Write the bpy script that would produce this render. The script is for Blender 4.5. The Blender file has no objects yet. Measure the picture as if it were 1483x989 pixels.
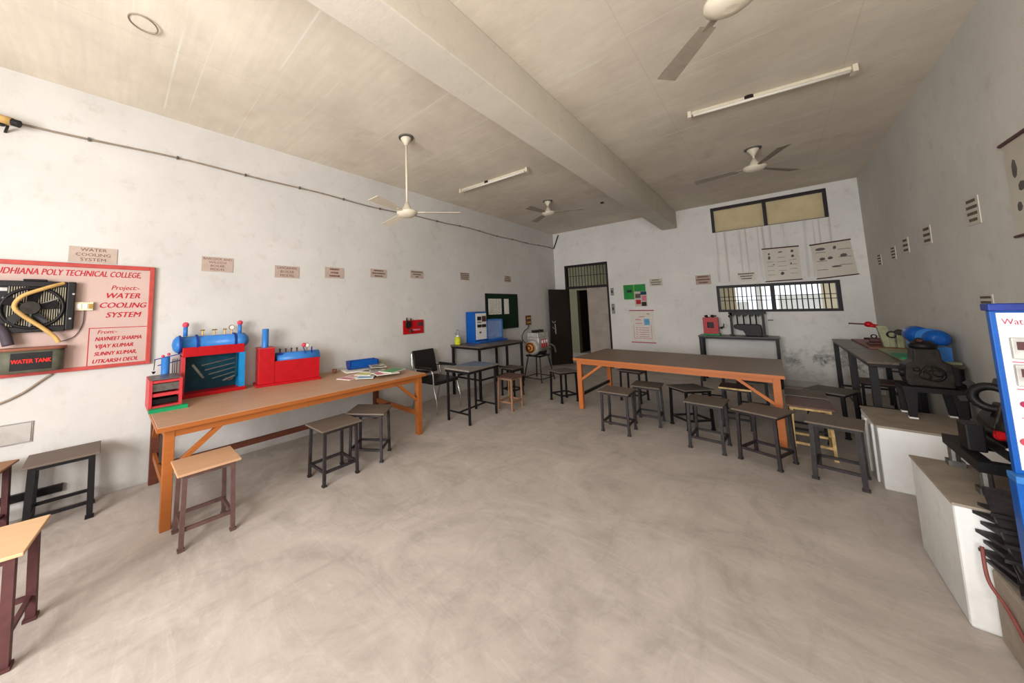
import bpy, bmesh, math, random
from mathutils import Matrix, Vector
random.seed(7)
C = bpy.context.scene.collection
R = math.radians

# ------------------------------------------------------------ camera
XL, XR, YB, YF, H = -4.193, 1.158, 8.511, -2.7, 3.4915
def camera():
    yaw, pitch, roll = .7738, .0886, -.0249
    f = Vector((-math.sin(yaw)*math.cos(pitch), math.cos(yaw)*math.cos(pitch), math.sin(pitch)))
    r = Vector((math.cos(yaw), math.sin(yaw), 0)); u = r.cross(f)
    c, s = math.cos(roll), math.sin(roll)
    r2, u2 = c*r+s*u, -s*r+c*u
    m = Matrix((r2, u2, -f)).transposed().to_4x4(); m.translation = (0, 0, 1.5)
    cd = bpy.data.cameras.new('camera'); o = bpy.data.objects.new('camera', cd); C.objects.link(o)
    o.matrix_world = m
    cd.sensor_width = 36; cd.lens = 477.8053/1483*36
    cd.shift_x = (741.5-648.02)/1483; cd.shift_y = (405.17-494.5)/1483
    cd.clip_start = .02
    bpy.context.scene.camera = o
camera()
# ------------------------------------------------------------ light
w = bpy.data.worlds.new('world'); bpy.context.scene.world = w; w.use_nodes = True
bgn = w.node_tree.nodes['Background']
bgn.inputs['Color'].default_value = (.86, .93, 1, 1); bgn.inputs['Strength'].default_value = 1.15
def area(name, loc, rot, sx, sy, e, col):
    l = bpy.data.lights.new(name, 'AREA'); l.shape = 'RECTANGLE'; l.size = sx; l.size_y = sy
    l.energy = e; l.color = col
    o = bpy.data.objects.new(name, l); C.objects.link(o); o.location = loc; o.rotation_euler = rot
    return o
# daylight entering through the openings of the front wall behind the viewer
area('daylight_door', (-1.5, YF-.05, 1.75), (R(86), 0, 0), 1.3, 1.7, 116, (1, .985, .97))
area('daylight_window', (.1, YF-.05, 1.8), (R(86), 0, 0), 1.3, 1.5, 116, (1, .985, .97))
vs = bpy.context.scene.view_settings
vs.view_transform = 'Standard'; vs.look = 'None'; vs.gamma = 1; vs.use_curve_mapping = False
vs.exposure = 0.6

# ------------------------------------------------------------ materials
def lin(c):
    c = c/255
    return c/12.92 if c <= .04045 else ((c+.055)/1.055)**2.4
def rgb(r, g, b): return (lin(r), lin(g), lin(b), 1)
def ramp(nt, fac, stops):
    n = nt.nodes.new('ShaderNodeValToRGB')
    e = n.color_ramp.elements
    while len(e) < len(stops): e.new(.5)
    for i, (p, c) in enumerate(stops):
        e[i].position = p; e[i].color = c
    nt.links.new(fac, n.inputs[0]); return n.outputs[0]
def noise(nt, vec, scale, detail=4, rough=.6, dist=0):
    n = nt.nodes.new('ShaderNodeTexNoise'); n.inputs['Scale'].default_value = scale
    n.inputs['Detail'].default_value = detail; n.inputs['Roughness'].default_value = rough
    n.inputs['Distortion'].default_value = dist
    nt.links.new(vec, n.inputs['Vector']); return n.outputs['Fac']
def mapping(nt, vec, scale, rot=(0, 0, 0), loc=(0, 0, 0)):
    n = nt.nodes.new('ShaderNodeMapping'); n.inputs['Scale'].default_value = scale
    n.inputs['Rotation'].default_value = rot; n.inputs['Location'].default_value = loc
    nt.links.new(vec, n.inputs['Vector']); return n.outputs[0]
def mix(nt, fac, a, b, mode='MIX'):
    n = nt.nodes.new('ShaderNodeMix'); n.data_type = 'RGBA'; n.blend_type = mode
    for s, v in ((n.inputs[0], fac), (n.inputs[6], a), (n.inputs[7], b)):
        if hasattr(v, 'is_output'): nt.links.new(v, s)
        else: s.default_value = v
    return n.outputs[2]
def mth(nt, op, a, b=0., c=0.):
    n = nt.nodes.new('ShaderNodeMath'); n.operation = op
    for s, v in zip(n.inputs, (a, b, c)):
        if hasattr(v, 'is_output'): nt.links.new(v, s)
        else: s.default_value = v
    return n.outputs[0]
def base(name, rough=.6, metal=0.):
    m = bpy.data.materials.new(name); m.use_nodes = True; nt = m.node_tree
    p = nt.nodes['Principled BSDF']; p.inputs['Roughness'].default_value = rough; p.inputs['Metallic'].default_value = metal
    p.inputs['Specular IOR Level'].default_value = .25
    tc = nt.nodes.new('ShaderNodeTexCoord')
    return m, nt, p, tc.outputs['Object']
def bump(nt, p, h, strength=.3, dist=.01):
    b = nt.nodes.new('ShaderNodeBump'); b.inputs['Strength'].default_value = strength; b.inputs['Distance'].default_value = dist
    nt.links.new(h, b.inputs['Height']); nt.links.new(b.outputs[0], p.inputs['Normal'])
def mat(name, col, rough=.5, metal=0., var=.18, scale=14, bmp=.1, stretch=(1, 1, 1)):
    m, nt, p, v = base(name, rough, metal)
    v = mapping(nt, v, stretch)
    f = noise(nt, v, scale, 5)
    c = rgb(*col); lo = tuple(x*(1-var*1.5) for x in c[:3])+(1,); hi = tuple(min(1, x*(1+var)) for x in c[:3])+(1,)
    nt.links.new(ramp(nt, f, [(.3, lo), (.7, hi)]), p.inputs['Base Color'])
    if bmp: bump(nt, p, f, bmp, .004)
    return m
def wood(name, c1, c2, rough=.5, axis=1, scale=6):
    m, nt, p, v = base(name, rough)
    s = [14, 14, 14]; s[axis] = 1
    v2 = mapping(nt, v, s)
    f = noise(nt, v2, scale*.5, 6, .65, .6); g = noise(nt, v, 2.3, 3)
    c = mix(nt, f, rgb(*c1), rgb(*c2))
    c = mix(nt, mth(nt, 'MULTIPLY', g, .35), c, rgb(*[x*.6 for x in c1]))
    nt.links.new(c, p.inputs['Base Color']); bump(nt, p, f, .12, .002)
    return m
def plaster(name, col, streak=False, mould=False, rough=.85):
    m, nt, p, v = base(name, rough)
    f = noise(nt, v, .8, 6, .65); g = noise(nt, v, 7, 5, .7)
    c = rgb(*col)
    lo = tuple(x*.86 for x in c[:3])+(1,)
    k = ramp(nt, f, [(.35, lo), (.65, c)])
    k = mix(nt, mth(nt, 'MULTIPLY', ramp(nt, g, [(.56, (0, 0, 0, 1)), (.72, (1, 1, 1, 1))]), .22), k, rgb(150, 140, 125))
    sx = nt.nodes.new('ShaderNodeSeparateXYZ'); nt.links.new(v, sx.inputs[0])
    # scuffed dirty band near the floor
    low = mth(nt, 'SUBTRACT', 1.0, mth(nt, 'SMOOTH_MIN', mth(nt, 'MULTIPLY', sx.outputs[2], 2.4), 1.0, .3))
    d = mth(nt, 'MULTIPLY', low, noise(nt, v, 5, 6, .7))
    k = mix(nt, mth(nt, 'MULTIPLY', d, .7), k, rgb(120, 112, 100))
    if streak:
        # rain streaks running down below the high window
        s1 = noise(nt, mapping(nt, v, (17, 1, .25)), 1.2, 3, .6)
        s1 = ramp(nt, s1, [(.52, (0, 0, 0, 1)), (.68, (1, 1, 1, 1))])
        xa = mth(nt, 'COMPARE', sx.outputs[0], .03, .8)
        za = mth(nt, 'COMPARE', sx.outputs[2], 2.4, .5)
        k = mix(nt, mth(nt, 'MULTIPLY', mth(nt, 'MULTIPLY', xa, za), mth(nt, 'MULTIPLY', s1, .35)), k, rgb(118, 104, 90))
    if mould:
        n2 = noise(nt, v, 4.5, 8, .75)
        n2 = ramp(nt, n2, [(.47, (0, 0, 0, 1)), (.62, (1, 1, 1, 1))])
        xa = mth(nt, 'SMOOTH_MIN', mth(nt, 'MAXIMUM', mth(nt, 'MULTIPLY', mth(nt, 'ADD', sx.outputs[0], .25), 1.6), 0), 1, .2)
        za = mth(nt, 'MAXIMUM', mth(nt, 'SUBTRACT', 1, mth(nt, 'MULTIPLY', mth(nt, 'ABSOLUTE', mth(nt, 'SUBTRACT', sx.outputs[2], .45)), 2.6)), 0)
        k = mix(nt, mth(nt, 'MULTIPLY', mth(nt, 'MULTIPLY', xa, za), n2), k, rgb(70, 78, 76))
    nt.links.new(k, p.inputs['Base Color']); bump(nt, p, noise(nt, v, 18, 6, .7), .25, .006)
    return m
def ceiling_mat():
    m, nt, p, v = base('ceiling_plaster', .9)
    f = noise(nt, v, 1.1, 6, .7)
    k = ramp(nt, f, [(.3, rgb(206, 195, 179)), (.7, rgb(232, 222, 205))])
    sx = nt.nodes.new('ShaderNodeSeparateXYZ'); nt.links.new(v, sx.inputs[0])
    grain = noise(nt, mapping(nt, v, (1.2, 14, 1)), 1.5, 5, .7)
    k = mix(nt, mth(nt, 'MULTIPLY', ramp(nt, grain, [(.35, (0, 0, 0, 1)), (.7, (1, 1, 1, 1))]), .28), k, rgb(190, 180, 164))
    # shuttering joints left in the slab: thin pale lines across the room
    wob = mth(nt, 'MULTIPLY', noise(nt, v, .5, 1), .06)
    yy = mth(nt, 'ADD', sx.outputs[1], wob)
    ln = mth(nt, 'COMPARE', mth(nt, 'FRACT', mth(nt, 'DIVIDE', yy, .61)), .5, .012)
    gate = ramp(nt, noise(nt, mapping(nt, v, (.9, 3, 1)), 1, 2), [(.46, (0, 0, 0, 1)), (.54, (1, 1, 1, 1))])
    k = mix(nt, mth(nt, 'MULTIPLY', mth(nt, 'MULTIPLY', ln, gate), .8), k, rgb(226, 222, 212))
    ln2 = mth(nt, 'COMPARE', mth(nt, 'FRACT', mth(nt, 'DIVIDE', mth(nt, 'ADD', yy, .17), .43)), .5, .010)
    gate2 = ramp(nt, noise(nt, mapping(nt, v, (.7, 4, 1), (0, 0, 0), (5, 2, 0)), 1.3, 2), [(.5, (0, 0, 0, 1)), (.58, (1, 1, 1, 1))])
    k = mix(nt, mth(nt, 'MULTIPLY', mth(nt, 'MULTIPLY', ln2, gate2), .55), k, rgb(228, 222, 210))
    shade_ln = mth(nt, 'COMPARE', mth(nt, 'FRACT', mth(nt, 'DIVIDE', mth(nt, 'ADD', sx.outputs[0], mth(nt, 'MULTIPLY', wob, .3)), 1.22)), .5, .004)  # dark lengthwise lines: shade boundaries on the ceiling put into its colour
    k = mix(nt, mth(nt, 'MULTIPLY', shade_ln, .12), k, rgb(140, 128, 112))
    # old damp patches
    st = ramp(nt, noise(nt, v, 1.7, 3), [(.62, (0, 0, 0, 1)), (.75, (1, 1, 1, 1))])
    k = mix(nt, mth(nt, 'MULTIPLY', st, .3), k, rgb(176, 148, 124))
    nt.links.new(k, p.inputs['Base Color'])
    bump(nt, p, mth(nt, 'ADD', mth(nt, 'MULTIPLY', grain, .5), ln), .25, .006)
    return m
def floor_mat():
    m, nt, p, v = base('concrete_floor', .62)
    f = noise(nt, v, 1.3, 8, .68, 1.4)
    k = ramp(nt, f, [(.3, rgb(158, 149, 141)), (.5, rgb(178, 168, 160)), (.7, rgb(192, 182, 174))])
    g = noise(nt, mapping(nt, v, (1, 4, 1), (0, 0, .5)), 2.2, 8, .75, 2.2)
    k = mix(nt, mth(nt, 'MULTIPLY', ramp(nt, g, [(.5, (0, 0, 0, 1)), (.7, (1, 1, 1, 1))]), .26), k, rgb(216, 208, 200))
    h = noise(nt, mapping(nt, v, (3, 1, 1), (0, 0, -.3)), 1.6, 9, .75, 1.8)
    k = mix(nt, mth(nt, 'MULTIPLY', ramp(nt, h, [(.5, (0, 0, 0, 1)), (.72, (1, 1, 1, 1))]), .36), k, rgb(138, 130, 124))
    w_ = nt.nodes.new('ShaderNodeTexVoronoi'); w_.feature = 'DISTANCE_TO_EDGE'; w_.inputs['Scale'].default_value = .55
    vv = nt.nodes.new('ShaderNodeVectorMath'); vv.operation = 'ADD'
    nn = nt.nodes.new('ShaderNodeTexNoise'); nn.inputs['Scale'].default_value = 2.5; nn.inputs['Detail'].default_value = 6
    nt.links.new(v, nn.inputs['Vector'])
    nt.links.new(v, vv.inputs[0]); nt.links.new(nn.outputs['Color'], vv.inputs[1]); nt.links.new(vv.outputs[0], w_.inputs['Vector'])
    cr = ramp(nt, w_.outputs['Distance'], [(0, (1, 1, 1, 1)), (.006, (0, 0, 0, 1))])
    k = mix(nt, mth(nt, 'MULTIPLY', cr, .12), k, rgb(110, 104, 96))
    nt.links.new(k, p.inputs['Base Color'])
    nt.links.new(ramp(nt, g, [(.3, (.5, .5, .5, 1)), (.7, (.75, .75, .75, 1))]), p.inputs['Roughness'])
    bump(nt, p, mth(nt, 'ADD', f, g), .12, .006)
    return m
M = {}
M['wall'] = plaster('lime_wash', (210, 207, 203))
M['wall_back'] = plaster('lime_wash_stained', (230, 228, 224), streak=True, mould=True)
M['wall_right'] = plaster('lime_wash_grey', (212, 209, 202))
M['ceiling'] = ceiling_mat(); M['floor'] = floor_mat()
M['beam'] = plaster('beam_plaster', (214, 206, 192))
M['plinth'] = plaster('white_plinth_paint', (232, 232, 230))
M['plinth_top'] = mat('worn_cement', (150, 138, 124), .85, var=.12, scale=9, bmp=.3)
M['black'] = mat('black_paint', (24, 22, 24), .45)
M['darkframe'] = mat('dark_window_paint', (38, 28, 34), .5)
M['blackmetal'] = mat('black_oily_metal', (24, 23, 24), .45, .1, .3, 30, .2)
M['grime'] = mat('greasy_cast_iron', (44, 38, 33), .5, .2, .45, 28, .6)
M['steel'] = mat('dull_steel', (120, 118, 114), .4, .8, .2, 30)
M['chrome'] = mat('chrome', (205, 205, 205), .15, 1., .04, 10, 0)
M['maroon'] = mat('maroon_metal', (84, 50, 50), .5)
M['brownmetal'] = mat('brown_metal', (96, 72, 68), .5)
M['greymetal'] = mat('grey_painted_metal', (50, 45, 46), .5, .1, .25)
M['tanmetal'] = mat('tan_metal', (150, 112, 86), .55)
M['creammetal'] = mat('worn_yellow_wood', (200, 168, 112), .6, var=.3, scale=20)
M['orange'] = wood('orange_varnish', (182, 108, 52), (148, 80, 36), .42)
M['orange2'] = wood('bright_orange_varnish', (206, 122, 66), (178, 98, 48), .42)
M['brownwood'] = wood('brown_varnish', (112, 62, 44), (84, 44, 34), .45)
M['tabletop'] = wood('worn_light_top', (204, 168, 140), (168, 130, 102), .5)
M['tabletop2'] = wood('worn_brown_top', (150, 122, 98), (108, 88, 72), .45, axis=0)
M['seat_dark'] = wood('dusty_dark_seat', (124, 110, 98), (92, 80, 72), .6)
M['seat_grey'] = wood('dusty_grey_seat', (112, 104, 94), (88, 80, 72), .6)
M['seat_pale'] = wood('pale_plywood', (226, 190, 150), (202, 160, 118), .5)
M['seat_tan'] = wood('tan_plywood', (212, 170, 134), (182, 138, 104), .5)
M['seat_orange'] = wood('worn_orange_seat', (178, 128, 82), (132, 98, 74), .5)
M['seat_red'] = wood('reddish_seat', (112, 80, 70), (88, 62, 56), .5, axis=0)
M['stone'] = mat('dark_stone_top', (88, 84, 80), .35, var=.3, scale=40)
M['brownstone'] = mat('brown_stone_top', (102, 90, 78), .35, var=.25, scale=30)
M['red'] = mat('red_enamel', (178, 16, 26), .4, var=.1)
M['pinkred'] = mat('faded_red_enamel', (190, 58, 64), .45, var=.1)
M['green'] = mat('green_enamel', (22, 140, 88), .45)
M['blue'] = mat('blue_enamel', (54, 118, 190), .35, var=.1)
M['skyblue'] = mat('light_blue_enamel', (30, 136, 200), .4, var=.1)
M['royal'] = mat('royal_blue_enamel', (12, 82, 164), .35, var=.08)
M['deepblue'] = mat('deep_blue_enamel', (26, 50, 130), .4)
M['teal'] = mat('dark_teal_enamel', (8, 62, 78), .5)
M['ball'] = mat('pink_red_ball', (214, 70, 92), .4)
M['brass'] = mat('brass', (176, 140, 70), .35, .8)
M['white'] = mat('white_enamel', (226, 224, 220), .5, var=.05)
M['paper'] = mat('paper', (224, 218, 208), .8, var=.05)
M['papergrey'] = mat('aged_poster_paper', (196, 188, 174), .35, var=.06, scale=3)
M['sign'] = mat('sign_card', (180, 162, 150), .7, var=.05)
M['signink'] = mat('sign_ink', (112, 72, 66), .8)
M['signink2'] = mat('dark_sign_ink', (92, 80, 68), .8)
M['redink'] = mat('red_sign_paint', (172, 34, 50), .6, var=.1)
M['brightred'] = mat('bright_red_lettering', (236, 34, 26), .5)
M['boardpaper'] = mat('pinkish_board_paint', (190, 164, 156), .6, var=.05, scale=3)
M['boardframe'] = mat('red_brown_frame', (178, 72, 66), .5, var=.12)
M['greenboard'] = mat('green_felt', (14, 44, 26), .95, var=.3, scale=60)
M['postergreen'] = mat('green_poster_print', (30, 138, 60), .3, var=.2, scale=5)
M['pinkprint'] = mat('pink_print', (206, 120, 140), .6)
M['blueprint'] = mat('blue_print', (110, 170, 214), .6)
M['print'] = mat('grey_print', (96, 90, 88), .7)
M['magenta'] = mat('magenta_print', (176, 44, 90), .6)
M['fan'] = mat('cream_fan_enamel', (214, 204, 184), .4, var=.05)
M['fandark'] = mat('dusty_fan_blade', (146, 134, 120), .6, var=.1)
M['tube'] = mat('unlit_tube_glass', (224, 220, 208), .25, var=.02)
M['leather'] = mat('black_leatherette', (30, 27, 26), .42, var=.2, scale=40, bmp=.3)
M['rubber'] = mat('dark_rubber_hose', (70, 60, 70), .6)
M['hose'] = mat('tan_hose', (196, 158, 96), .5)
M['fin'] = mat('radiator_fins', (150, 142, 124), .5, .1)
M['tankgreen'] = mat('olive_tank_side', (92, 92, 78), .6)
M['cable'] = mat('dirty_cable', (146, 132, 116), .7)
M['redcable'] = mat('dull_red_cable', (128, 72, 66), .6)
M['yellowgreen'] = mat('yellow_green_can', (196, 200, 40), .4)
M['redboard'] = wood('reddish_baseboard', (150, 92, 70), (120, 72, 56), .5)
M['olive'] = mat('pale_olive_paint', (150, 152, 118), .5)
M['oliveplaster'] = plaster('olive_corridor_paint', (112, 108, 84))
M['cream'] = plaster('cream_outer_wall', (214, 200, 172))
M['door_dark'] = mat('dark_brown_door', (42, 35, 30), .5, var=.3, scale=5, stretch=(6, 6, .6))
M['door_grey'] = mat('grey_brown_door', (166, 154, 144), .6, var=.12, scale=4)
M['switch'] = mat('switch_plastic', (226, 214, 178), .4)
M['greyplastic'] = mat('grey_plastic', (150, 146, 142), .5)
M['orangepaint'] = mat('orange_casting', (190, 120, 50), .5, var=.35, scale=30)
M['silver'] = mat('silver_paint', (178, 176, 172), .42, .3, .2, 20)
M['purpleiron'] = mat('dusty_black_fin', (52, 48, 50), .5, .3, .35, 30, .4)
def glass_frosted():
    m, nt, p, v = base('frosted_cream_glass', .35)
    f = noise(nt, v, 3, 4)
    t = nt.nodes.new('ShaderNodeBsdfTranslucent'); mx = nt.nodes.new('ShaderNodeMixShader'); mx.inputs[0].default_value = .6
    k = ramp(nt, f, [(.3, rgb(222, 210, 180)), (.7, rgb(242, 230, 200))])
    nt.links.new(k, p.inputs['Base Color']); nt.links.new(k, t.inputs['Color'])
    nt.links.new(p.outputs[0], mx.inputs[1]); nt.links.new(t.outputs[0], mx.inputs[2])
    nt.links.new(mx.outputs[0], nt.nodes['Material Output'].inputs[0]); return m
M['frosted'] = glass_frosted()
def glass_clear(name, tint):
    m = bpy.data.materials.new(name); m.use_nodes = True; p = m.node_tree.nodes['Principled BSDF']
    p.inputs['Base Color'].default_value = tint; p.inputs['Roughness'].default_value = .08
    p.inputs['Alpha'].default_value = .35; return m
M['desktop'] = mat('worn_grey_laminate', (128, 120, 112), .5)
M['patch'] = mat('faded_blue_laminate', (100, 112, 134), .5)
M['clear'] = glass_clear('blue_tinted_acrylic', (.35, .5, .85, 1))

# ------------------------------------------------------------ mesh builder
class G:
    def __init__(s): s.v = []; s.f = []
    def add(s, vs, fs):
        n = len(s.v); s.v += [tuple(v) for v in vs]; s.f += [tuple(i+n for i in f) for f in fs]; return s
    def box(s, x0, x1, y0, y1, z0, z1):
        vs = [(x, y, z) for z in (z0, z1) for y in (y0, y1) for x in (x0, x1)]
        return s.add(vs, [(0, 2, 3, 1), (4, 5, 7, 6), (0, 1, 5, 4), (2, 6, 7, 3), (0, 4, 6, 2), (1, 3, 7, 5)])
    def rf(s, x0, x1, y0, y1, z0, z1, w):
        return s.box(x0, x1, y0, y0+w, z0, z1).box(x0, x1, y1-w, y1, z0, z1).box(x0, x0+w, y0+w, y1-w, z0, z1).box(x1-w, x1, y0+w, y1-w, z0, z1)
    def bar(s, a, b, wd, hh, up=(0, 0, 1)):
        a, b = Vector(a), Vector(b); d = (b-a).normalized(); u = Vector(up)
        if abs(d.dot(u)) > .98: u = Vector((0, 1, 0))
        r = d.cross(u).normalized(); u = r.cross(d)
        vs = [p+r*(i*wd/2)+u*(j*hh/2) for p in (a, b) for j in (-1, 1) for i in (-1, 1)]
        return s.add(vs, [(0, 2, 3, 1), (4, 5, 7, 6), (0, 1, 5, 4), (2, 6, 7, 3), (0, 4, 6, 2), (1, 3, 7, 5)])
    def ring(s, prof, o, axis, n=20, closed_ends=True):
        "prof: list of (dist along axis, radius)"
        a = Vector(axis).normalized(); t = Vector((0, 0, 1)) if abs(a.z) < .9 else Vector((1, 0, 0))
        r = a.cross(t).normalized(); u = a.cross(r); o = Vector(o)
        vs = []; fs = []
        for d, q in prof:
            for i in range(n):
                th = 2*math.pi*i/n; vs.append(o+a*d+(r*math.cos(th)+u*math.sin(th))*q)
        for k in range(len(prof)-1):
            for i in range(n):
                j = (i+1) % n; fs.append((k*n+i, k*n+j, (k+1)*n+j, (k+1)*n+i))
        if closed_ends: fs += [tuple(range(n-1, -1, -1)), tuple((len(prof)-1)*n+i for i in range(n))]
        return s.add(vs, fs)
    def cyl(s, a, b, r, n=14, r2=None):
        a, b = Vector(a), Vector(b); L = (b-a).length
        return s.ring([(0, r), (L, r if r2 is None else r2)], a, b-a, n)
    def ball(s, c, r, n=14, k=8, sz=1):
        return s.ring([(-math.cos(math.pi*i/k)*r*sz, max(math.sin(math.pi*i/k)*r, 1e-4)) for i in range(k+1)], c, (0, 0, 1), n)
    def tube(s, pts, r, n=8):
        pts = [Vector(p) for p in pts]; vs = []; fs = []
        u = None
        for i, p in enumerate(pts):
            d = (pts[min(i+1, len(pts)-1)]-pts[max(i-1, 0)]).normalized()
            if u is None:
                t = Vector((0, 0, 1)) if abs(d.z) < .9 else Vector((1, 0, 0)); u = d.cross(t).normalized()
            u = (u-d*u.dot(d)).normalized(); q = d.cross(u)
            for k in range(n):
                th = 2*math.pi*k/n; vs.append(p+(u*math.cos(th)+q*math.sin(th))*r)
        for i in range(len(pts)-1):
            for k in range(n):
                j = (k+1) % n; fs.append((i*n+k, i*n+j, (i+1)*n+j, (i+1)*n+k))
        fs += [tuple(range(n-1, -1, -1)), tuple((len(pts)-1)*n+i for i in range(n))]
        return s.add(vs, fs)
    def torus(s, c, axis, R_, r, n=24, m=8, a0=0, a1=360):
        a = Vector(axis).normalized(); t = Vector((0, 0, 1)) if abs(a.z) < .9 else Vector((1, 0, 0))
        x = a.cross(t).normalized(); y = a.cross(x); c = Vector(c)
        k = [c+(x*math.cos(R(a0+(a1-a0)*i/n))+y*math.sin(R(a0+(a1-a0)*i/n)))*R_ for i in range(n+1)]
        return s.tube(k, r, m)
    def prism(s, poly, o, ax, ay, depth):
        "poly in (ax, ay) plane at o, extruded along ax x ay by depth"
        o, ax, ay = Vector(o), Vector(ax), Vector(ay); az = ax.cross(ay).normalized()*depth
        n = len(poly); b = [o+ax*p[0]+ay*p[1] for p in poly]
        return s.add(b+[q+az for q in b], [tuple(range(n-1, -1, -1)), tuple(range(n, 2*n))]+[(i, (i+1) % n, n+(i+1) % n, n+i) for i in range(n)])
    def rot(s, m):
        s.v = [tuple(m @ Vector(v)) for v in s.v]; return s
def smooth_path(pts, k=6):
    out = []; P = [Vector(p) for p in pts]; P = [P[0]]+P+[P[-1]]
    for i in range(1, len(P)-2):
        for j in range(k):
            t = j/k
            out.append(.5*((2*P[i])+(-P[i-1]+P[i+1])*t+(2*P[i-1]-5*P[i]+4*P[i+1]-P[i+2])*t*t+(-P[i-1]+3*P[i]-3*P[i+1]+P[i+2])*t**3))
    return out+[P[-1]]
def mesh_obj(name, g, m, bevel=0, smooth=False):
    me = bpy.data.meshes.new(name); me.from_pydata(g.v, [], g.f); me.update()
    me.materials.append(M[m])
    if smooth:
        me.polygons.foreach_set('use_smooth', [len(p.vertices) < 8 for p in me.polygons])
    o = bpy.data.objects.new(name, me); C.objects.link(o)
    if bevel:
        b = o.modifiers.new('bevel', 'BEVEL'); b.width = bevel; b.segments = 2; b.limit_method = 'ANGLE'
    return o
def thing(name, label, cat, loc=(0, 0, 0), rz=0, group=None):
    o = bpy.data.objects.new(name, None); C.objects.link(o); o.empty_display_size = .05
    o.location = loc; o.rotation_euler = (0, 0, R(rz)); tag(o, label, cat, group); return o
def tag(o, label, cat, group=None):
    o['label'] = label; o['category'] = cat
    if group: o['group'] = group
    return o
def part(name, g, m, parent, bevel=0, smooth=False, label=None, kind=None):
    o = mesh_obj(name, g, m, bevel, smooth); o.parent = parent
    if label: o['label'] = label
    if kind: o['kind'] = kind
    return o
def struct(name, g, m, bevel=0):
    o = mesh_obj(name, g, m, bevel); o['kind'] = 'structure'; return o
def spart(name, g, m, parent, **k): return part(name, g, m, parent, **k)
def text_mesh(name, body, size, m, mw, parent, align='CENTER', shear=0, depth=.0006, sx=1., spacing=1., line=1., bold=0):
    cu = bpy.data.curves.new(name, 'FONT'); cu.body = body; cu.size = size; cu.align_x = align; cu.align_y = 'CENTER'
    cu.shear = shear; cu.extrude = depth; cu.space_character = spacing; cu.space_line = line
    cu.resolution_u = 3
    t = bpy.data.objects.new(name, cu); C.objects.link(t)
    bpy.context.view_layer.update()
    me = bpy.data.meshes.new_from_object(t.evaluated_get(bpy.context.evaluated_depsgraph_get()))
    bpy.data.objects.remove(t); me.materials.clear(); me.materials.append(M[m]); me.name = name
    if bold:
        me2 = me.copy(); me2.transform(Matrix.Translation((bold, bold*.3, .0002)))
        bm = bmesh.new(); bm.from_mesh(me); bm.from_mesh(me2); bm.to_mesh(me); bm.free(); bpy.data.meshes.remove(me2)
    me.transform(mw @ Matrix.Diagonal((sx, 1, 1, 1)))
    o = bpy.data.objects.new(name, me); C.objects.link(o); o.parent = parent; return o
def frame_m(o, ax, ay):
    "matrix putting text x along ax, y along ay, at o"
    ax, ay = Vector(ax), Vector(ay); az = ax.cross(ay)
    m = Matrix((ax, ay, az)).transposed().to_4x4(); m.translation = Vector(o); return m

# ------------------------------------------------------------ structure
T = .22
struct('floor', G().box(XL-.3, XR+.3, YF-.3, YB, -.12, 0), 'floor')
ceil = struct('ceiling', G().box(XL-.3, XR+.3, YF-.3, YB+T, H, H+.12), 'ceiling')
struct('wall_left', G().box(XL-T, XL, YF-.3, YB+T, 0, H), 'wall')
struct('wall_right', G().box(XR, XR+T, YF-.3, YB+T, 0, H), 'wall_right')
dl, dr, dh, dt = -3.913, -2.814, 1.9506, 2.5736           # door opening and transom
ul, ur, ub, ut = -.753, .814, 2.905, 3.413                # high window
ll, lr, lb, lt = -.773, .838, 1.307, 1.828                # barred window
g = G()
g.box(XL, dl, YB, YB+T, 0, H).box(dl, dr, YB, YB+T, dt, H)
g.box(dr, ll, YB, YB+T, 0, H)
g.box(lr, XR, YB, YB+T, 0, H).box(ll, lr, YB, YB+T, 0, lb).box(ll, lr, YB, YB+T, lt, ub)
g.box(ll, ul, YB, YB+T, ub, H).box(ur, lr, YB, YB+T, ub, H).box(ul, ur, YB, YB+T, ut, H)
struct('wall_back', g, 'wall_back')
g = G()   # front wall behind the viewer with a doorway and a window, open to the yard
g.box(XL, -2.2, YF-T, YF, 0, H).box(-2.2, -.8, YF-T, YF, 2.65, H).box(-.8, -.6, YF-T, YF, 0, H)
g.box(-.6, .8, YF-T, YF, 0, .95).box(-.6, .8, YF-T, YF, 2.6, H).box(.8, XR, YF-T, YF, 0, H)
struct('wall_front', g, 'wall')
# ceiling beam with slightly chamfered arrises
struct('trim_1', G().box(-1.613, -1.334, YF, YB, 3.12, H), 'beam', .008)
# low white plaster upstand along the foot of the back wall
struct('baseboard_back', G().box(dr+.02, .45, YB-.035, YB, 0, .1), 'wall', .006)
# veranda beyond the back wall
struct('floor_veranda', G().box(-7, 4, YB, 13, -.12, 0), 'plinth_top')
struct('ceiling_veranda', G().box(-7, 4, YB+T, 10.9, H, H+.12), 'cream')
struct('wall_corridor', G().box(-7, -4.5, 10.6, 10.8, 0, H).box(-4.5, -4.05, 10.6, 10.8, 2.0, H).box(-4.05, -1.6, 10.6, 10.8, 0, H), 'oliveplaster')
g = G().box(-1.6, -.62, 10.6, 10.8, 0, H)
g.box(-.62, .78, 10.6, 10.8, 0, .7).box(-.62, .78, 10.6, 10.8, 2.35, 2.7)
g.box(.78, 2.2, 10.6, 10.8, 0, H)
struct('wall_veranda', g, 'cream')
struct('wall_light_block', G().box(-1.6, -1.5, YB+T, 10.35, 0, H), 'cream')  # added wall: blocks veranda daylight so the view through the door stays dark
struct('wall_store', G().box(-4.5, -4.05, 11.4, 11.5, 0, 2.2).box(-4.6, -4.5, 10.8, 11.5, 0, 2.2).box(-4.05, -3.95, 10.8, 11.5, 0, 2.2).box(-4.6, -3.95, 10.8, 11.5, 2.2, 2.25), 'door_dark')

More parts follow.
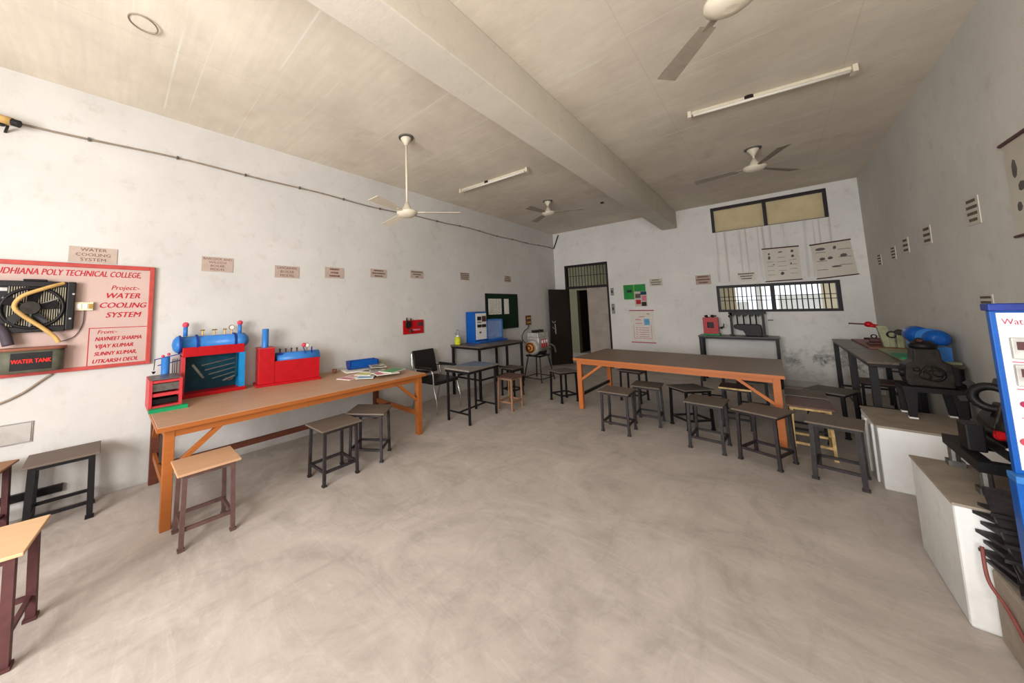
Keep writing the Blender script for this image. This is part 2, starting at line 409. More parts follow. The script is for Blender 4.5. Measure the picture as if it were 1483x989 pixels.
struct('wall_yard', G().box(.15, 1.5, 14.5, 14.7, 0, 1.66).box(-2.2, -.55, 14.5, 14.7, 0, 1.5).box(-.35, -.2, 14.4, 14.5, 0, 3).box(1.9, 6, 14.5, 14.7, 0, 1.9), 'wall_right')
# ---- high window: dark frame, mullion, two frosted panes
wn = struct('window_1', G().box(ul+.045, ur-.045, YB+.005, YB+.09, ut-.055, ut).box(ul+.045, ur-.045, YB+.02, YB+.09, ub, ub+.012)
            .box(ul, ul+.045, YB+.005, YB+.09, ub, ut).box(ur-.045, ur, YB+.005, YB+.09, ub, ut).box(.012, .062, YB+.004, YB+.088, ub+.001, ut-.055), 'darkframe')
spart('pane', G().box(ul+.045, .012, YB+.05, YB+.056, ub+.012, ut-.055), 'frosted', wn)
spart('pane', G().box(.062, ur-.045, YB+.05, YB+.056, ub+.012, ut-.055), 'frosted', wn)
# ---- barred window
wn = struct('window_2', G().box(ll+.045, lr-.05, YB-.012, YB+.1, lt-.05, lt).box(ll+.045, lr-.05, YB-.012, YB+.1, lb, lb+.045)
            .box(ll, ll+.045, YB-.012, YB+.1, lb, lt).box(lr-.05, lr, YB-.012, YB+.1, lb, lt).box(-.005, .055, YB-.011, YB+.1, lb+.045, lt-.05), 'darkframe')
for x0, x1, n in ((ll+.045, -.005, 11), (.055, lr-.05, 11)):
    for i in range(1, n):
        x = x0+(x1-x0)*i/n
        spart('bar', G().cyl((x, YB+.05, lb+.04), (x, YB+.05, lt-.045), .009, 6), 'darkframe', wn)
for z in (1.525, 1.60):
    spart('rail', G().box(ll+.045, lr-.05, YB+.042, YB+.05, z-.006, z+.006), 'darkframe', wn)
# ---- door frame with barred transom and two leaves
dn = struct('door_1', G().box(dl, dl+.05, YB+.0, YB+.12, 0, dt).box(dr-.045, dr, YB+.0, YB+.12, 0, dt)
            .box(dl+.05, dr-.045, YB, YB+.12, dt-.05, dt).box(dl+.05, dr-.045, YB, YB+.12, dh, dh+.06), 'darkframe')
for i in range(1, 13):
    x = dl+.05+(dr-dl-.1)*i/13
    spart('transom_bar', G().cyl((x, YB+.06, dh+.05), (x, YB+.06, dt-.04), .008, 6), 'darkframe', dn)
spart('transom_rail', G().box(dl+.04, dr-.04, YB+.05, YB+.062, 2.27, 2.285), 'darkframe', dn)
rl = spart('door_leaf', G().box(-3.36, dr-.05, YB+.05, YB+.085, .02, dh), 'door_grey', dn, label='grey-brown right-hand leaf, closed')
spart('edge_strip', G().box(-3.36, -3.33, YB+.045, YB+.05, .02, dh), 'door_grey', rl)
g = G().box(0, .035, -.62, 0, .02, dh-.01)
ang = Matrix.Translation((dl+.05, YB-.005, 0)) @ Matrix.Rotation(R(-24), 4, 'Z')
lf = spart('door_leaf', g.rot(ang), 'door_dark', dn, label='dark brown left-hand leaf, swung open into the room')
for z in (.98, 1.13): spart('handle', G().torus((.05, -.53, z), (1, 0, 0), .045, .008, 16, 6, 0, 180).rot(ang), 'silver', lf)
spart('bolt', G().box(.035, .05, -.5, -.48, .84, 1.05).cyl((.055, -.49, .80), (.055, -.49, .93), .012).rot(ang), 'silver', lf)

# ------------------------------------------------------------ furniture
def stool_base(seat_m, leg_m, w=.33, d=.41, h=.475, lt_=.026, rail=True, sh=.105, low='leg', inset=.035):
    pass
_st = {}
def stool(label, cx, cy, rz, seat_m='seat_dark', leg_m='greymetal', w=.33, d=.40, h=.475, lt_=.024, sh=.11):
    key = (seat_m, leg_m, w, d, h, lt_, sh)
    if key in _st:
        src = _st[key]; r = src.copy(); C.objects.link(r)
        r.location = (cx, cy, 0); r.rotation_euler = (0, 0, R(rz)); r['label'] = label
        for ch in src.children:
            c = ch.copy(); C.objects.link(c); c.parent = r
        return r
    t = thing('stool', label, 'stool', (cx, cy, 0), rz, 'laboratory stools')
    part('seat', G().box(-w/2, w/2, -d/2, d/2, h-.016, h), seat_m, t, .004)
    lx, ly = w/2-.035, d/2-.045
    part('seat_frame', G().rf(-lx-.014, lx+.014, -ly-.014, ly+.014, h-.042, h-.016, .02), leg_m, t)
    for sx in (-1, 1):
        for sy in (-1, 1):
            x, y, e = sx*lx, sy*ly, .008
            part('leg', G().bar((x, y, h-.02), (x+sx*e, y+sy*e, .01), lt_, lt_, (1, 0, 0)).box(x+sx*e-lt_*.7, x+sx*e+lt_*.7, y+sy*e-lt_*.7, y+sy*e+lt_*.7, 0, .016), leg_m, t)
    for sy in (-1, 1): part('stretcher', G().box(-lx, lx, sy*ly-.009, sy*ly+.009, sh-.01, sh+.012), leg_m, t)
    for sx in (-1, 1): part('stretcher', G().box(sx*lx-.009, sx*lx+.009, -ly, ly, sh-.01, sh+.012), leg_m, t)
    _st[key] = t; return t
stool('pale plywood seat and maroon legs, cut by the left edge, nearest stool to the viewer', -2.66, -.40, -8, 'seat_pale', 'maroon', .36, .42, .475, .034)
stool('stool with worn orange-brown seat pushed to the left wall, behind the pale plywood one', -3.96, -.66, -14, 'seat_orange', 'maroon', .33, .42, .475, .032)
stool('grey-brown seat on thick black legs, against the wall below the painted board', -3.95, -.19, 0, 'seat_dark', 'black', .33, .38, .475, .034)
stool('tan seat with brown legs in front of the near leg of the long wall table', -2.955, .53, 0, 'seat_tan', 'brownmetal', .32, .36, .48, .026, .12)
stool('dark stool half under the middle of the wall table, the nearer of that pair', -3.02, 1.52, 2, 'seat_dark', 'greymetal')
stool('dark stool turned askew under the wall table, the farther of that pair', -3.11, 1.97, -52, 'seat_dark', 'greymetal')
stool('dark brown stool against the wall under the tall table, behind the orange-rimmed stool', -3.31, 4.93, 0, 'seat_grey', 'black', .30, .34, .475)
stool('stool with wooden orange rim and tan legs right of the blue-topped desk', -2.93, 4.30, 4, 'seat_red', 'tanmetal', .28, .38, .475)
stool('dark stool standing alone before the open dark door leaf', -2.49, 5.16, -25, 'seat_grey', 'black', .31, .38, .475)
stool('dark stool behind the orange-legged table, seen beneath its left half', -1.66, 5.86, -6, 'seat_dark', 'black', .34, .36, .475)
stool('front-row dark stool at the left end of the orange-legged table', -1.43, 4.36, 2, 'seat_dark', 'greymetal', .34, .36)
stool('dark stool second from the left at the orange-legged table, partly behind the first', -1.23, 4.89, 4, 'seat_grey', 'greymetal', .32, .36)
stool('black-edged stool turned diagonally under the middle of the orange-legged table', -.81, 5.03, -42, 'seat_grey', 'black', .32, .38)
stool('dark stool in front of the diagonally turned one, at the middle of the orange-legged table', -.58, 4.47, -3, 'seat_grey', 'greymetal', .33, .40)
stool('brown-seated stool in front of the right orange leg, second from right in front row', -.145, 4.40, -20, 'seat_dark', 'greymetal', .34, .38)
stool('grey stool at the right end of the front row, next to the white plinth', .30, 4.37, -8, 'seat_dark', 'greymetal', .32, .38, .475, .03)
stool('stool with light yellow wooden frame and reddish seat, right of the orange table leg', .18, 4.96, 0, 'seat_red', 'creammetal', .32, .42, .475, .022)
stool('brown stool directly behind the yellow-framed stool', .18, 5.44, 0, 'seat_dark', 'black', .32, .36)
stool('black-legged stool near the right wall tables, behind the row of stools', .40, 5.82, -22, 'seat_grey', 'black', .34, .40, .475, .03)
stool('low reddish-topped stool pushed under the tables by the right wall', .86, 6.75, 0, 'seat_red', 'black', .34, .40)
stool('dark stool under the orange-legged table beside the rear centre, touching its apron line', -.72, 6.30, 8, 'seat_grey', 'black', .32, .36)
stool('stool with a pale front edge under the right half of the orange-legged table', -.40, 5.42, 0, 'seat_red', 'black', .30, .34, .475, .023)
part('pale_front_edge', G().box(-.15, .15, -.176, -.1705, .457, .476), 'creammetal', bpy.data.objects['stool.021'], label='pale worn front edge')
stool('dark stool behind the diagonal brace at the right of the orange-legged table', -.28, 6.12, 0, 'seat_dark', 'black', .34, .36)

def wood_table(name, label, x0, x1, y0, y1, z, top_m, leg_m, back_m, inx=.03, iny=.04, lw=.062, along='y'):
    t = thing(name, label, 'table', ((x0+x1)/2, (y0+y1)/2, 0))
    cx, cy = (x0+x1)/2, (y0+y1)/2; X0, X1, Y0, Y1 = x0-cx, x1-cx, y0-cy, y1-cy
    part('tabletop', G().box(X0, X1, Y0, Y1, z-.012, z), top_m, t, .003)
    part('top_edging', G().rf(X0-.004, X1+.004, Y0-.004, Y1+.004, z-.034, z-.003, .024), leg_m, t)
    a = z-.034
    for y in (Y0+iny, Y1-iny-.03): part('apron', G().box(X0+inx+lw, X1-inx-lw, y+(.004 if y < 0 else -.004), y+.03+(.004 if y < 0 else -.004), a-.055, a), leg_m, t)
    for x in (X0+inx, X1-inx-.03): part('apron', G().box(x+(.004 if x < 0 else -.004), x+.03+(.004 if x < 0 else -.004), Y0+iny+lw, Y1-iny-lw, a-.055, a), leg_m, t)
    L = {}
    for sx, x in ((0, X0+inx), (1, X1-inx-lw)):
        for sy, y in ((0, Y0+iny), (1, Y1-iny-lw)):
            back = (sx == 0) if along == 'y' else (sy == 1)
            part('leg', G().box(x, x+lw, y, y+lw, 0, a), back_m if back else leg_m, t, .003); L[sx, sy] = (x+lw/2, y+lw/2)
    return t, L, a
# long wall table on the left
t, L, a = wood_table('long_table', 'long table along the left wall carrying the red and blue boiler models', -4.175, -3.123, .27, 2.77, .72, 'tabletop', 'orange', 'brownwood')
for sx in (1,):
    for sy, s in ((0, 1), (1, -1)):
        x, y = L[sx, sy]; part('brace', G().bar((x, y+s*.02, .40), (x, y+s*.36, a-.01), .03, .045, (1, 0, 0)), 'orange', t)
for sy in (0, 1):
    part('end_stretcher', G().box(L[0, sy][0], L[1, sy][0], L[0, sy][1]-.012, L[0, sy][1]+.012, .22, .275), 'orange', t)
    part('brace', G().bar((L[0, sy][0]+.02, L[0, sy][1], .42), (L[0, sy][0]+.3, L[0, sy][1], a-.01), .03, .045, (0, 1, 0)), 'orange', t)
mx_ = (L[0, 0][0]*.62+L[1, 0][0]*.38)
part('long_stretcher', G().box(mx_-.015, mx_+.015, L[0, 0][1], L[0, 1][1], .225, .275), 'brownwood', t)
# central table with orange legs
t, L, a = wood_table('long_table', 'brown-topped table with bright orange legs in the middle of the room', -2.17, .03, 4.85, 6.19, .735, 'tabletop2', 'orange2', 'orange2', along='x')
for sx, s in ((0, 1), (1, -1)):
    x, y = L[sx, 0]; part('brace', G().bar((x+s*.02, y, .42), (x+s*.36, y, a-.01), .03, .045, (0, 1, 0)), 'orange2', t)
part('end_stretcher', G().box(L[0, 0][0]-.012, L[0, 0][0]+.012, L[0, 0][1], L[0, 1][1], .18, .22), 'black', t)
part('end_stretcher', G().box(L[1, 0][0]-.012, L[1, 0][0]+.012, L[1, 0][1], L[1, 1][1], .18, .22), 'orange2', t)

def metal_table(label, x0, x1, y0, y1, z, top_m, lt_=.036, stretch=.2, rz=0, edge='black', name='work_table', hshape=False, extra=None):
    cx, cy = (x0+x1)/2, (y0+y1)/2; X, Y = (x1-x0)/2, (y1-y0)/2
    t = thing(name, label, 'table', (cx, cy, 0), rz)
    part('tabletop', G().box(-X, X, -Y, Y, z-.022, z), top_m, t, .003)
    part('frame', G().rf(-X+.01, X-.01, -Y+.01, Y-.01, z-.055, z-.022, .02), edge, t)
    for sx in (-1, 1):
        for sy in (-1, 1):
            x, y = sx*(X-.035), sy*(Y-.035)
            part('leg', G().box(x-lt_/2, x+lt_/2, y-lt_/2, y+lt_/2, 0, z-.05), edge, t)
    if extra is not None: part('leg', G().box(X-.035-lt_/2, X-.035+lt_/2, extra-lt_/2, extra+lt_/2, 0, z-.022), edge, t)
    if hshape:
        for sy in (-1, 1): part('stretcher', G().box(-X+.03, X-.03, sy*(Y-.035)-.008, sy*(Y-.035)+.008, stretch, stretch+.02), edge, t)
        part('stretcher', G().box(-.008, .008, -Y+.03, Y-.03, stretch, stretch+.02), edge, t)
    elif stretch:
        for sy in (-1, 1): part('stretcher', G().box(-X+.03, X-.03, sy*(Y-.035)-.01, sy*(Y-.035)+.01, stretch, stretch+.025), edge, t)
        part('stretcher', G().box(-X+.025, -X+.045, -Y+.03, Y-.03, stretch, stretch+.025), edge, t)
        part('stretcher', G().box(X-.045, X-.025, -Y+.03, Y-.03, stretch, stretch+.025), edge, t)
    return t
metal_table('tall black-framed table by the left wall carrying the blue control panel', -4.17, -3.5, 4.30, 5.66, .86, 'brownstone', stretch=.3, extra=.15)
metal_table('tall narrow table against the back wall with the red box and black casting', -1.08, .05, 8.05, 8.49, .87, 'stone', .045)
metal_table('dark table in the back right corner carrying the hand-cranked device', .61, 1.14, 6.37, 7.8, .90, 'brownstone', .05)
metal_table('brown-topped table along the right wall carrying the blue motor, nearer of two', .61, 1.14, 5.14, 6.35, .90, 'brownstone', .05)
dsk = metal_table('small square desk with a blue-grey patch on its top, right of the black chair', -3.31, -2.88, 3.27, 3.96, .70, 'desktop', .026, .12, rz=3, name='desk', hshape=True)
part('blue_top_patch', G().prism([(-.2, -.16), (.2, .02), (.2, .33), (-.2, .33)], (0, 0, .7005), (1, 0, 0), (0, 1, 0), .0015), 'patch', dsk, label='faded blue laminate area')

# ---- chair
t = thing('armchair', 'black padded chair with curved chrome legs between the wall table and the desk', 'chair', (-3.79, 3.58, 0), 3)
part('seat', G().box(-.24, .24, -.25, .25, .40, .455), 'leather', t, .02)
part('backrest', G().bar((-.20, 0, .50), (-.29, 0, .86), .46, .045, (1, 0, .2)), 'leather', t, .015)
for s in (-1, 1):
    y = s*.265
    part('side_frame', G().tube(smooth_path([(.25, y, .012), (.25, y, .18), (.20, y, .36), (.19, y, .52), (.16, y, .60), (.05, y, .615), (-.18, y, .60), (-.25, y, .62), (-.29, y*.9, .84)]), .012, 8), 'chrome', t, smooth=True)
    part('rear_leg', G().tube(smooth_path([(-.18, y, .60), (-.16, y, .42), (-.20, y, .2), (-.26, y, .012)]), .012, 8), 'chrome', t, smooth=True)
    part('armrest', G().box(-.18, .17, y-.025, y+.025, .615, .645), 'leather', t, .01)
    part('seat_rail', G().box(-.2, .2, y-.02 if s > 0 else y, y if s > 0 else y+.02, .415, .435), 'blackmetal', t)

# ------------------------------------------------------------ boiler models on the wall table
z0 = .72
t = thing('boiler_model', 'red and blue water-tube boiler model with two ball-topped pipes on the wall table', 'boiler model', (-4.02, .76, z0), 0)
# local: x toward room, y along wall. casing
part('base_board', G().box(-.16, .02, -.27, .275, 0, .035), 'red', t, .003)
part('lintel', G().box(-.15, .012, -.26, .255, .385, .475), 'red', t, .004)
part('side_wall', G().box(-.15, .005, -.26, -.235, .035, .40), 'pinkred', t)
part('side_wall', G().box(-.15, .005, .215, .265, .035, .40), 'skyblue', t)
part('inner_back', G().box(-.155, -.145, -.24, .26, .035, .40), 'teal', t)
for k, z in enumerate((.33, .28, .235, .19)):
    part('water_tube', G().cyl((-.05, -.10+.03*k, z-.045), (-.05, .20, z), .006, 8), 'steel', t)
part('header', G().box(-.06, -.035, .185, .20, .14, .37), 'teal', t)
part('baffle', G().bar((-.06, -.17, .30), (-.06, -.08, .16), .02, .012, (1, 0, 0)), 'steel', t)
part('superheater', G().torus((-.05, .14, .14), (1, 0, 0), .03, .008, 14, 6, 0, 180).cyl((-.05, .08, .11), (-.05, .2, .15), .012), 'steel', t)
dr_ = part('steam_drum', G().ring([(-.335, .004), (-.325, .05), (-.30, .078), (-.275, .085), (-.275, .072), (-.15, .072), (.17, .072), (.17, .078), (.265, .078), (.27, .07), (.30, .045), (.31, .01)], (-.065, 0, .505), (0, 1, 0), 24), 'blue', t, smooth=True)
for y in (-.285, -.155, .165): part('band', G().ring([(0, .086), (.016, .086)], (-.065, y, .505), (0, 1, 0), 24), 'deepblue', t)
for y in (-.235, .225):
    q = part('riser_pipe', G().cyl((-.07, y, .58), (-.07, y, .67), .018), 'blue', t, smooth=True)
    part('ball_cap', G().ball((-.07, y, .69), .027), 'ball', q, smooth=True)
for y, s in ((-.10, 1), (.0, 1.2), (.09, .9)):
    part('valve', G().cyl((-.07, y, .58), (-.07, y, .625), .006, 8).cyl((-.07, y-.018*s, .63), (-.07, y+.018*s, .63), .006, 8), 'brass', t)
q = part('pressure_gauge', G().cyl((-.085, .15, .645), (-.06, .15, .645), .026, 18).cyl((-.07, .15, .58), (-.07, .15, .63), .006, 8), 'brass', t)
part('dial', G().cyl((-.06, .15, .645), (-.057, .15, .645), .02, 18), 'white', q)
fb = part('firebox', G().box(.0, .33, -.505, -.485, .0, .25).box(.0, .33, -.31, -.29, 0, .25).box(.0, .02, -.485, -.31, 0, .25)
     .box(.02, .325, -.485, -.31, .225, .245).box(.02, .325, -.485, -.31, .02, .04).box(.29, .322, -.485, -.31, .115, .14), 'pinkred', t)
part('firebox_top', G().box(.03, .325, -.495, -.30, .25, .256), 'steel', fb)
part('fire_door', G().box(.28, .30, -.485, -.31, .155, .215), 'steel', fb)
part('grate', G().box(.1, .3, -.485, -.31, .05, .09), 'blackmetal', fb)
part('green_slab', G().box(.333, .39, -.505, -.255, 0, .028), 'green', t, label='green painted board')
pm = part('feed_pump', G().cyl((-.04, -.375, .0), (-.04, -.375, .40), .032, 16), 'blue', t, smooth=True)
part('lever', G().bar((-.04, -.455, .385), (-.04, -.27, .42), .008, .008).bar((-.04, -.43, .33), (-.04, -.27, .36), .008, .008), 'deepblue', pm)
part('weight', G().cyl((-.04, -.45, .385), (-.04, -.455, .29), .003, 6).cyl((-.04, -.455, .28), (-.04, -.455, .26), .016, 10, .006), 'blackmetal', pm)
part('knob', G().ball((-.04, -.395, .41), .013).ball((-.04, -.355, .425), .013), 'ball', pm)
for y in (-.325, -.31, -.295): part('gauge_rod', G().cyl((-.02, y, .25), (-.02, y, .38), .003, 6), 'blackmetal', pm)

t = thing('boiler_model', 'solid red box-shaped boiler model with a blue chimney tube, right of the ball-topped one', 'boiler model', (-3.995, 1.46, z0), -8)
part('base_board', G().box(-.13, .10, -.335, .335, 0, .025), 'red', t, .003)
part('brickwork', G().box(-.11, .08, -.16, .32, .025, .255), 'red', t, .003)
part('tower', G().box(-.12, .085, -.315, -.16, .025, .40), 'red', t, .004)
part('tower_cap', G().box(-.125, .09, -.32, -.155, .40, .408), 'pinkred', t)
part('chimney', G().ring([(0, .034), (.205, .034), (.205, .026), (.05, .026)], (-.02, -.24, .405), (0, 0, 1), 18, False), 'blue', t, smooth=True)
part('boiler_shell', G().ring([(-.13, .07), (.33, .07), (.34, .05)], (-.02, 0, .265), (0, 1, 0), 20), 'blue', t, smooth=True)
part('front_door', G().box(-.06, .03, -.125, -.07, .255, .335), 'deepblue', t)
for y in (-.09, -.03, .03, .09): part('valve', G().cyl((-.02, y, .32), (-.02, y, .365), .008, 8).ball((-.02, y, .37), .012, 10, 6), 'maroon', t)
q = part('pressure_gauge', G().cyl((-.03, .20, .395), (-.01, .20, .395), .028, 18).cyl((-.02, .2, .32), (-.02, .2, .37), .006, 8), 'brass', t)
part('dial', G().cyl((-.01, .2, .395), (-.007, .2, .395), .021, 18), 'white', q)
part('whistle', G().ball((-.02, .165, .40), .026), 'ball', t)
for y, s in ((.18, .03), (.24, -.005)): part('lever', G().bar((.03, y, .29), (.02, y-s, .38), .016, .012), 'deepblue', t)

# white display board, blue pan, box, papers
t = tag(mesh_obj('display_board', G().box(-.14, .14, -.27, .23, 0, .012), 'paper', .002), 'pale flat board lying on the wall table under the blue pan', 'board')
t.location = (-3.98, 2.42, z0+.001); t.rotation_euler = (0, 0, R(-12))
t = thing('blue_pan', 'bright blue half-round metal pan on the pale board of the wall table', 'pan', (-4.02, 2.43, z0+.014), -8)
prof = [(-.08, .10), (-.075, .05), (-.05, .012), (0, 0), (.05, .012), (.075, .05), (.08, .10), (.07, .10), (.065, .055), (.04, .022), (0, .012), (-.04, .022), (-.065, .055), (-.07, .10)]
part('pan_body', G().prism([(a_, b_*1.1) for a_, b_ in prof], (0, .20, 0), (1, 0, 0), (0, 0, 1), .40), 'royal', t)
part('end_plate', G().prism([(a_, b_*1.1) for a_, b_ in prof[:7]], (0, -.19, 0), (1, 0, 0), (0, 0, 1), .01), 'deepblue', t)
part('end_plate', G().prism([(a_, b_*1.1) for a_, b_ in prof[:7]], (0, .195, 0), (1, 0, 0), (0, 0, 1), .01), 'deepblue', t)
part('handle', G().torus((.0, -.14, .10), (1, 0, 0), .04, .006, 14, 6, 0, 180), 'blackmetal', t)
t = tag(mesh_obj('clay_cup', G().ring([(0, .022), (.05, .032), (.05, .026), (.008, .018)], (0, 0, 0), (0, 0, 1), 16), 'redboard', 0, True), 'small terracotta cup left of the blue pan', 'cup'); t.location = (-4.06, 2.05, z0+.001)
t = tag(mesh_obj('cardboard_box', G().box(-.05, .06, -.045, .045, 0, .085), 'olive', .003), 'small olive cardboard box at the wall end of the table, right of the blue pan', 'box'); t.location = (-4.03, 2.71, z0+.001)
t.rotation_euler = (0, 0, R(-6))
mags = [(-3.62, 2.04, 20, 'paper', 'pinkprint', 'pink-printed leaflet lying nearest the red boiler model'),
        (-3.50, 2.16, 50, 'paper', 'blueprint', 'white leaflet with blue print at the front of the paper heap'),
        (-3.64, 2.26, 35, 'paper', 'yellowgreen', 'leaflet with yellow-green stripe in the middle of the paper heap'),
        (-3.72, 2.40, 25, 'papergrey', 'print', 'grey newspaper sheet on top of the heap near the blue pan'),
        (-3.55, 2.36, 60, 'papergrey', 'print', 'folded newspaper in the centre of the paper heap'),
        (-3.36, 2.34, -15, 'paper', 'pinkprint', 'pale leaflet sticking out beneath the green magazine'),
        (-3.40, 2.47, 14, 'paper', 'postergreen', 'magazine with green cover at the right end of the wall table'),
        (-3.80, 2.52, 65, 'papergrey', 'print', 'tan newspaper sheet spread beside the olive box')]
for i, (x, y, rz, pm_, ink, lab) in enumerate(mags):
    t = thing('magazine', lab, 'magazine', (x, y, z0+.002+.007*i), rz, 'papers on the wall table')
    part('pages', G().box(-.10, .10, -.14, .14, 0, .006), pm_, t)
    if ink == 'postergreen': part('cover_print', G().box(-.095, .095, -.13, .13, .006, .0068), ink, t)
    else: part('cover_print', G().box(-.08, .08, -.12, -.04, .006, .0066).box(-.08, .02, 0, .03, .006, .0066).box(-.08, .05, .06, .1, .006, .0066), ink, t)

# ------------------------------------------------------------ left wall pieces
def wall_frame(o, t, up=(0, 0, 1)): pass
def sign(label, c, ax, w, h, lines, ink='signink', size=None, fake=None, card='sign', tilt=0):
    "card on a wall: c centre, ax = reading direction, normal = ax x up"
    ax = Vector(ax); up = Vector((0, 0, 1)); nrm = ax.cross(up); c = Vector(c)
    if tilt:
        q = Matrix.Rotation(R(tilt), 3, nrm); ax = q @ ax; up = q @ up
    t = thing('sign_card', label, 'sign', c, 0, 'name cards along the walls')
    L_ = Matrix((ax, up, nrm)).transposed()
    def pl(x0, x1, y0, y1, z0_, z1_):
        return G().box(x0, x1, y0, y1, z0_, z1_).rot(L_)
    part('card', pl(-w/2, w/2, -h/2, h/2, .001, .006), card, t)
    if lines:
        size = size or h/len(lines)*.82
        for i, s_ in enumerate(lines):
            y = h/2-h*(i+.5)/len(lines)*.94-.004
            text_mesh('lettering', s_, size, ink, frame_m(ax*0+up*y+nrm*.0065, ax, up), t, sx=min(1.25, w*.93/(len(s_)*size*.66)), bold=0)
    if fake:
        rows = len(fake)
        for i, f in enumerate(fake):
            y = h/2-h*(i+.5)/rows*.92-.004; g = G(); x = -w*f/2
            while x < w*f/2-.006:
                ww = random.uniform(.01, .024)
                g.add(pl(x, min(x+ww, w*f/2), y-h/rows*.22, y+h/rows*.22, .006, .0068).v, G().box(0, 1, 0, 1, 0, 1).f); x += ww+.004
            part('lettering', g, ink, t)
    return t
AY = (0, 1, 0)
sign('card reading WATER COOLING SYSTEM above the painted board', (XL, -.12, 2.045), AY, .29, .135, ['WATER', 'COOLING', 'SYSTEM'])
sign('card on the left wall above the ball-topped boiler model', (XL, .785, 2.035), AY, .28, .155, ['BABCOCK AND', 'WILCOX', 'BOILER', 'MODEL'])
sign('card reading LANCASHIRE BOILER MODEL above the blue chimney tube', (XL, 1.495, 2.0), AY, .285, .145, ['LANCASHIRE', 'BOILER', 'MODEL'])
sign('fourth card from the left on the left wall, pinkish with three short lines', (XL, 2.106, 2.027), AY, .27, .145, None, fake=[.5, .4, .55])
sign('fifth card from the left on the left wall, before the fan rod', (XL, 2.81, 2.06), AY, .285, .13, None, 'signink2', fake=[.6, .8, .5])
sign('sixth card from the left on the left wall, above the small red board', (XL, 3.563, 2.087), AY, .28, .13, None, 'signink2', fake=[.85, .6, .2])
sign('seventh card on the left wall, left of the green notice board', (XL, 4.77, 2.12), AY, .27, .145, None, 'signink2', fake=[.9, .9, .8, .7])
sign('last card on the left wall, above the green notice board', (XL, 6.22, 2.14), AY, .26, .14, None, 'signink2', fake=[.5, .8, .8])
AX = (1, 0, 0)
sign('faint card on the back wall above the calendar, leftmost there', (-1.812, YB, 1.98), AX, .25, .16, None, 'signink2', fake=[.6, .8, .7], card='papergrey')
sign('card with reddish lines on the back wall between calendar and barred window', (-.97, YB, 1.97), AX, .25, .19, None, 'signink', fake=[.7, .9, .6])
sign('card on the back wall directly above the barred window', (-.31, YB, 1.985), AX, .25, .15, None, 'signink2', fake=[.9, .7, .6], card='papergrey')
NY = (0, -1, 0)
for y, z, hh, rows, lab in ((7.72, 2.05, .17, 4, 'farthest small card on the right wall, next to the back corner'), (6.96, 2.07, .17, 4, 'second card from the back corner on the right wall'),
        (6.40, 2.10, .18, 3, 'third card from the back corner on the right wall'), (5.66, 2.115, .185, 3, 'fourth card from the back corner on the right wall'),
        (4.60, 2.15, .21, 4, 'largest-looking card on the right wall, nearest the poster')):
    sign(lab, (XR, y, z), NY, .235, hh, None, 'signink2', fake=[.7, .8, .75, .6][:rows], card='papergrey', tilt=-2)
sign('small card on the right wall half hidden above the blue panel', (XR, 4.62, 1.45), NY, .22, .12, None, 'signink2', fake=[.8, .8, .6], card='papergrey')

# ---- painted project board with radiator
y0, y1, zb, zt = -.96, .285, 1.065, 1.965
t = thing('project_board', 'large pinkish painted board with red frame reading POLY TECHNICAL COLLEGE on the left wall', 'board', (XL, (y0+y1)/2, (zb+zt)/2))
cy, cz = (y0+y1)/2, (zb+zt)/2; hy, hz_ = (y1-y0)/2, (zt-zb)/2
part('panel', G().box(.002, .02, -hy, hy, -hz_, hz_), 'boardpaper', t)
part('frame_rail', G().box(.002, .034, -hy+.035, hy-.035, hz_-.035, hz_), 'boardframe', t, .004)
part('frame_rail', G().box(.002, .034, -hy+.035, hy-.035, -hz_, -hz_+.03), 'boardframe', t, .004)
part('frame_stile', G().box(.002, .034, hy-.035, hy, -hz_, hz_), 'boardframe', t, .004)
part('frame_stile', G().box(.002, .034, -hy, -hy+.035, -hz_, hz_), 'boardframe', t, .004)
def btext(s_, y, z, size, align='LEFT', sx=1., ink='redink', bold=.004, shear=.25):
    text_mesh('lettering', s_, size, ink, frame_m((.0205, y-cy, z-cz), (0, 1, 0), (0, 0, 1)), t, align, shear, sx=sx, bold=bold)
btext('LUDHIANA POLY TECHNICAL COLLEGE,', .188, 1.878, .07, 'RIGHT', .655)
btext('Project:-', .09, 1.762, .056, 'CENTER', .95, bold=.0015)
btext('WATER', .075, 1.69, .066, 'CENTER', 1.0)
btext('COOLING', .08, 1.605, .066, 'CENTER', 1.0)
btext('SYSTEM', .085, 1.52, .066, 'CENTER', 1.0)
btext('From:-', -.07, 1.375, .045, 'LEFT', 1.0, bold=.0015)
btext('NAVNEET SHARMA', -.08, 1.315, .046, 'LEFT', .74)
btext('VIJAY KUMAR', -.08, 1.252, .046, 'LEFT', .86)
btext('SUNNY KUMAR,', -.08, 1.188, .046, 'LEFT', .80)
btext('UTKARSH DEOL', -.09, 1.125, .046, 'LEFT', .86)
part('painted_rule', G().box(.02, .0212, -.115-cy, .25-cy, 1.408-cz, 1.414-cz).box(.02, .0212, -.118-cy, -.112-cy, 1.095-cz, 1.414-cz), 'redink', t)
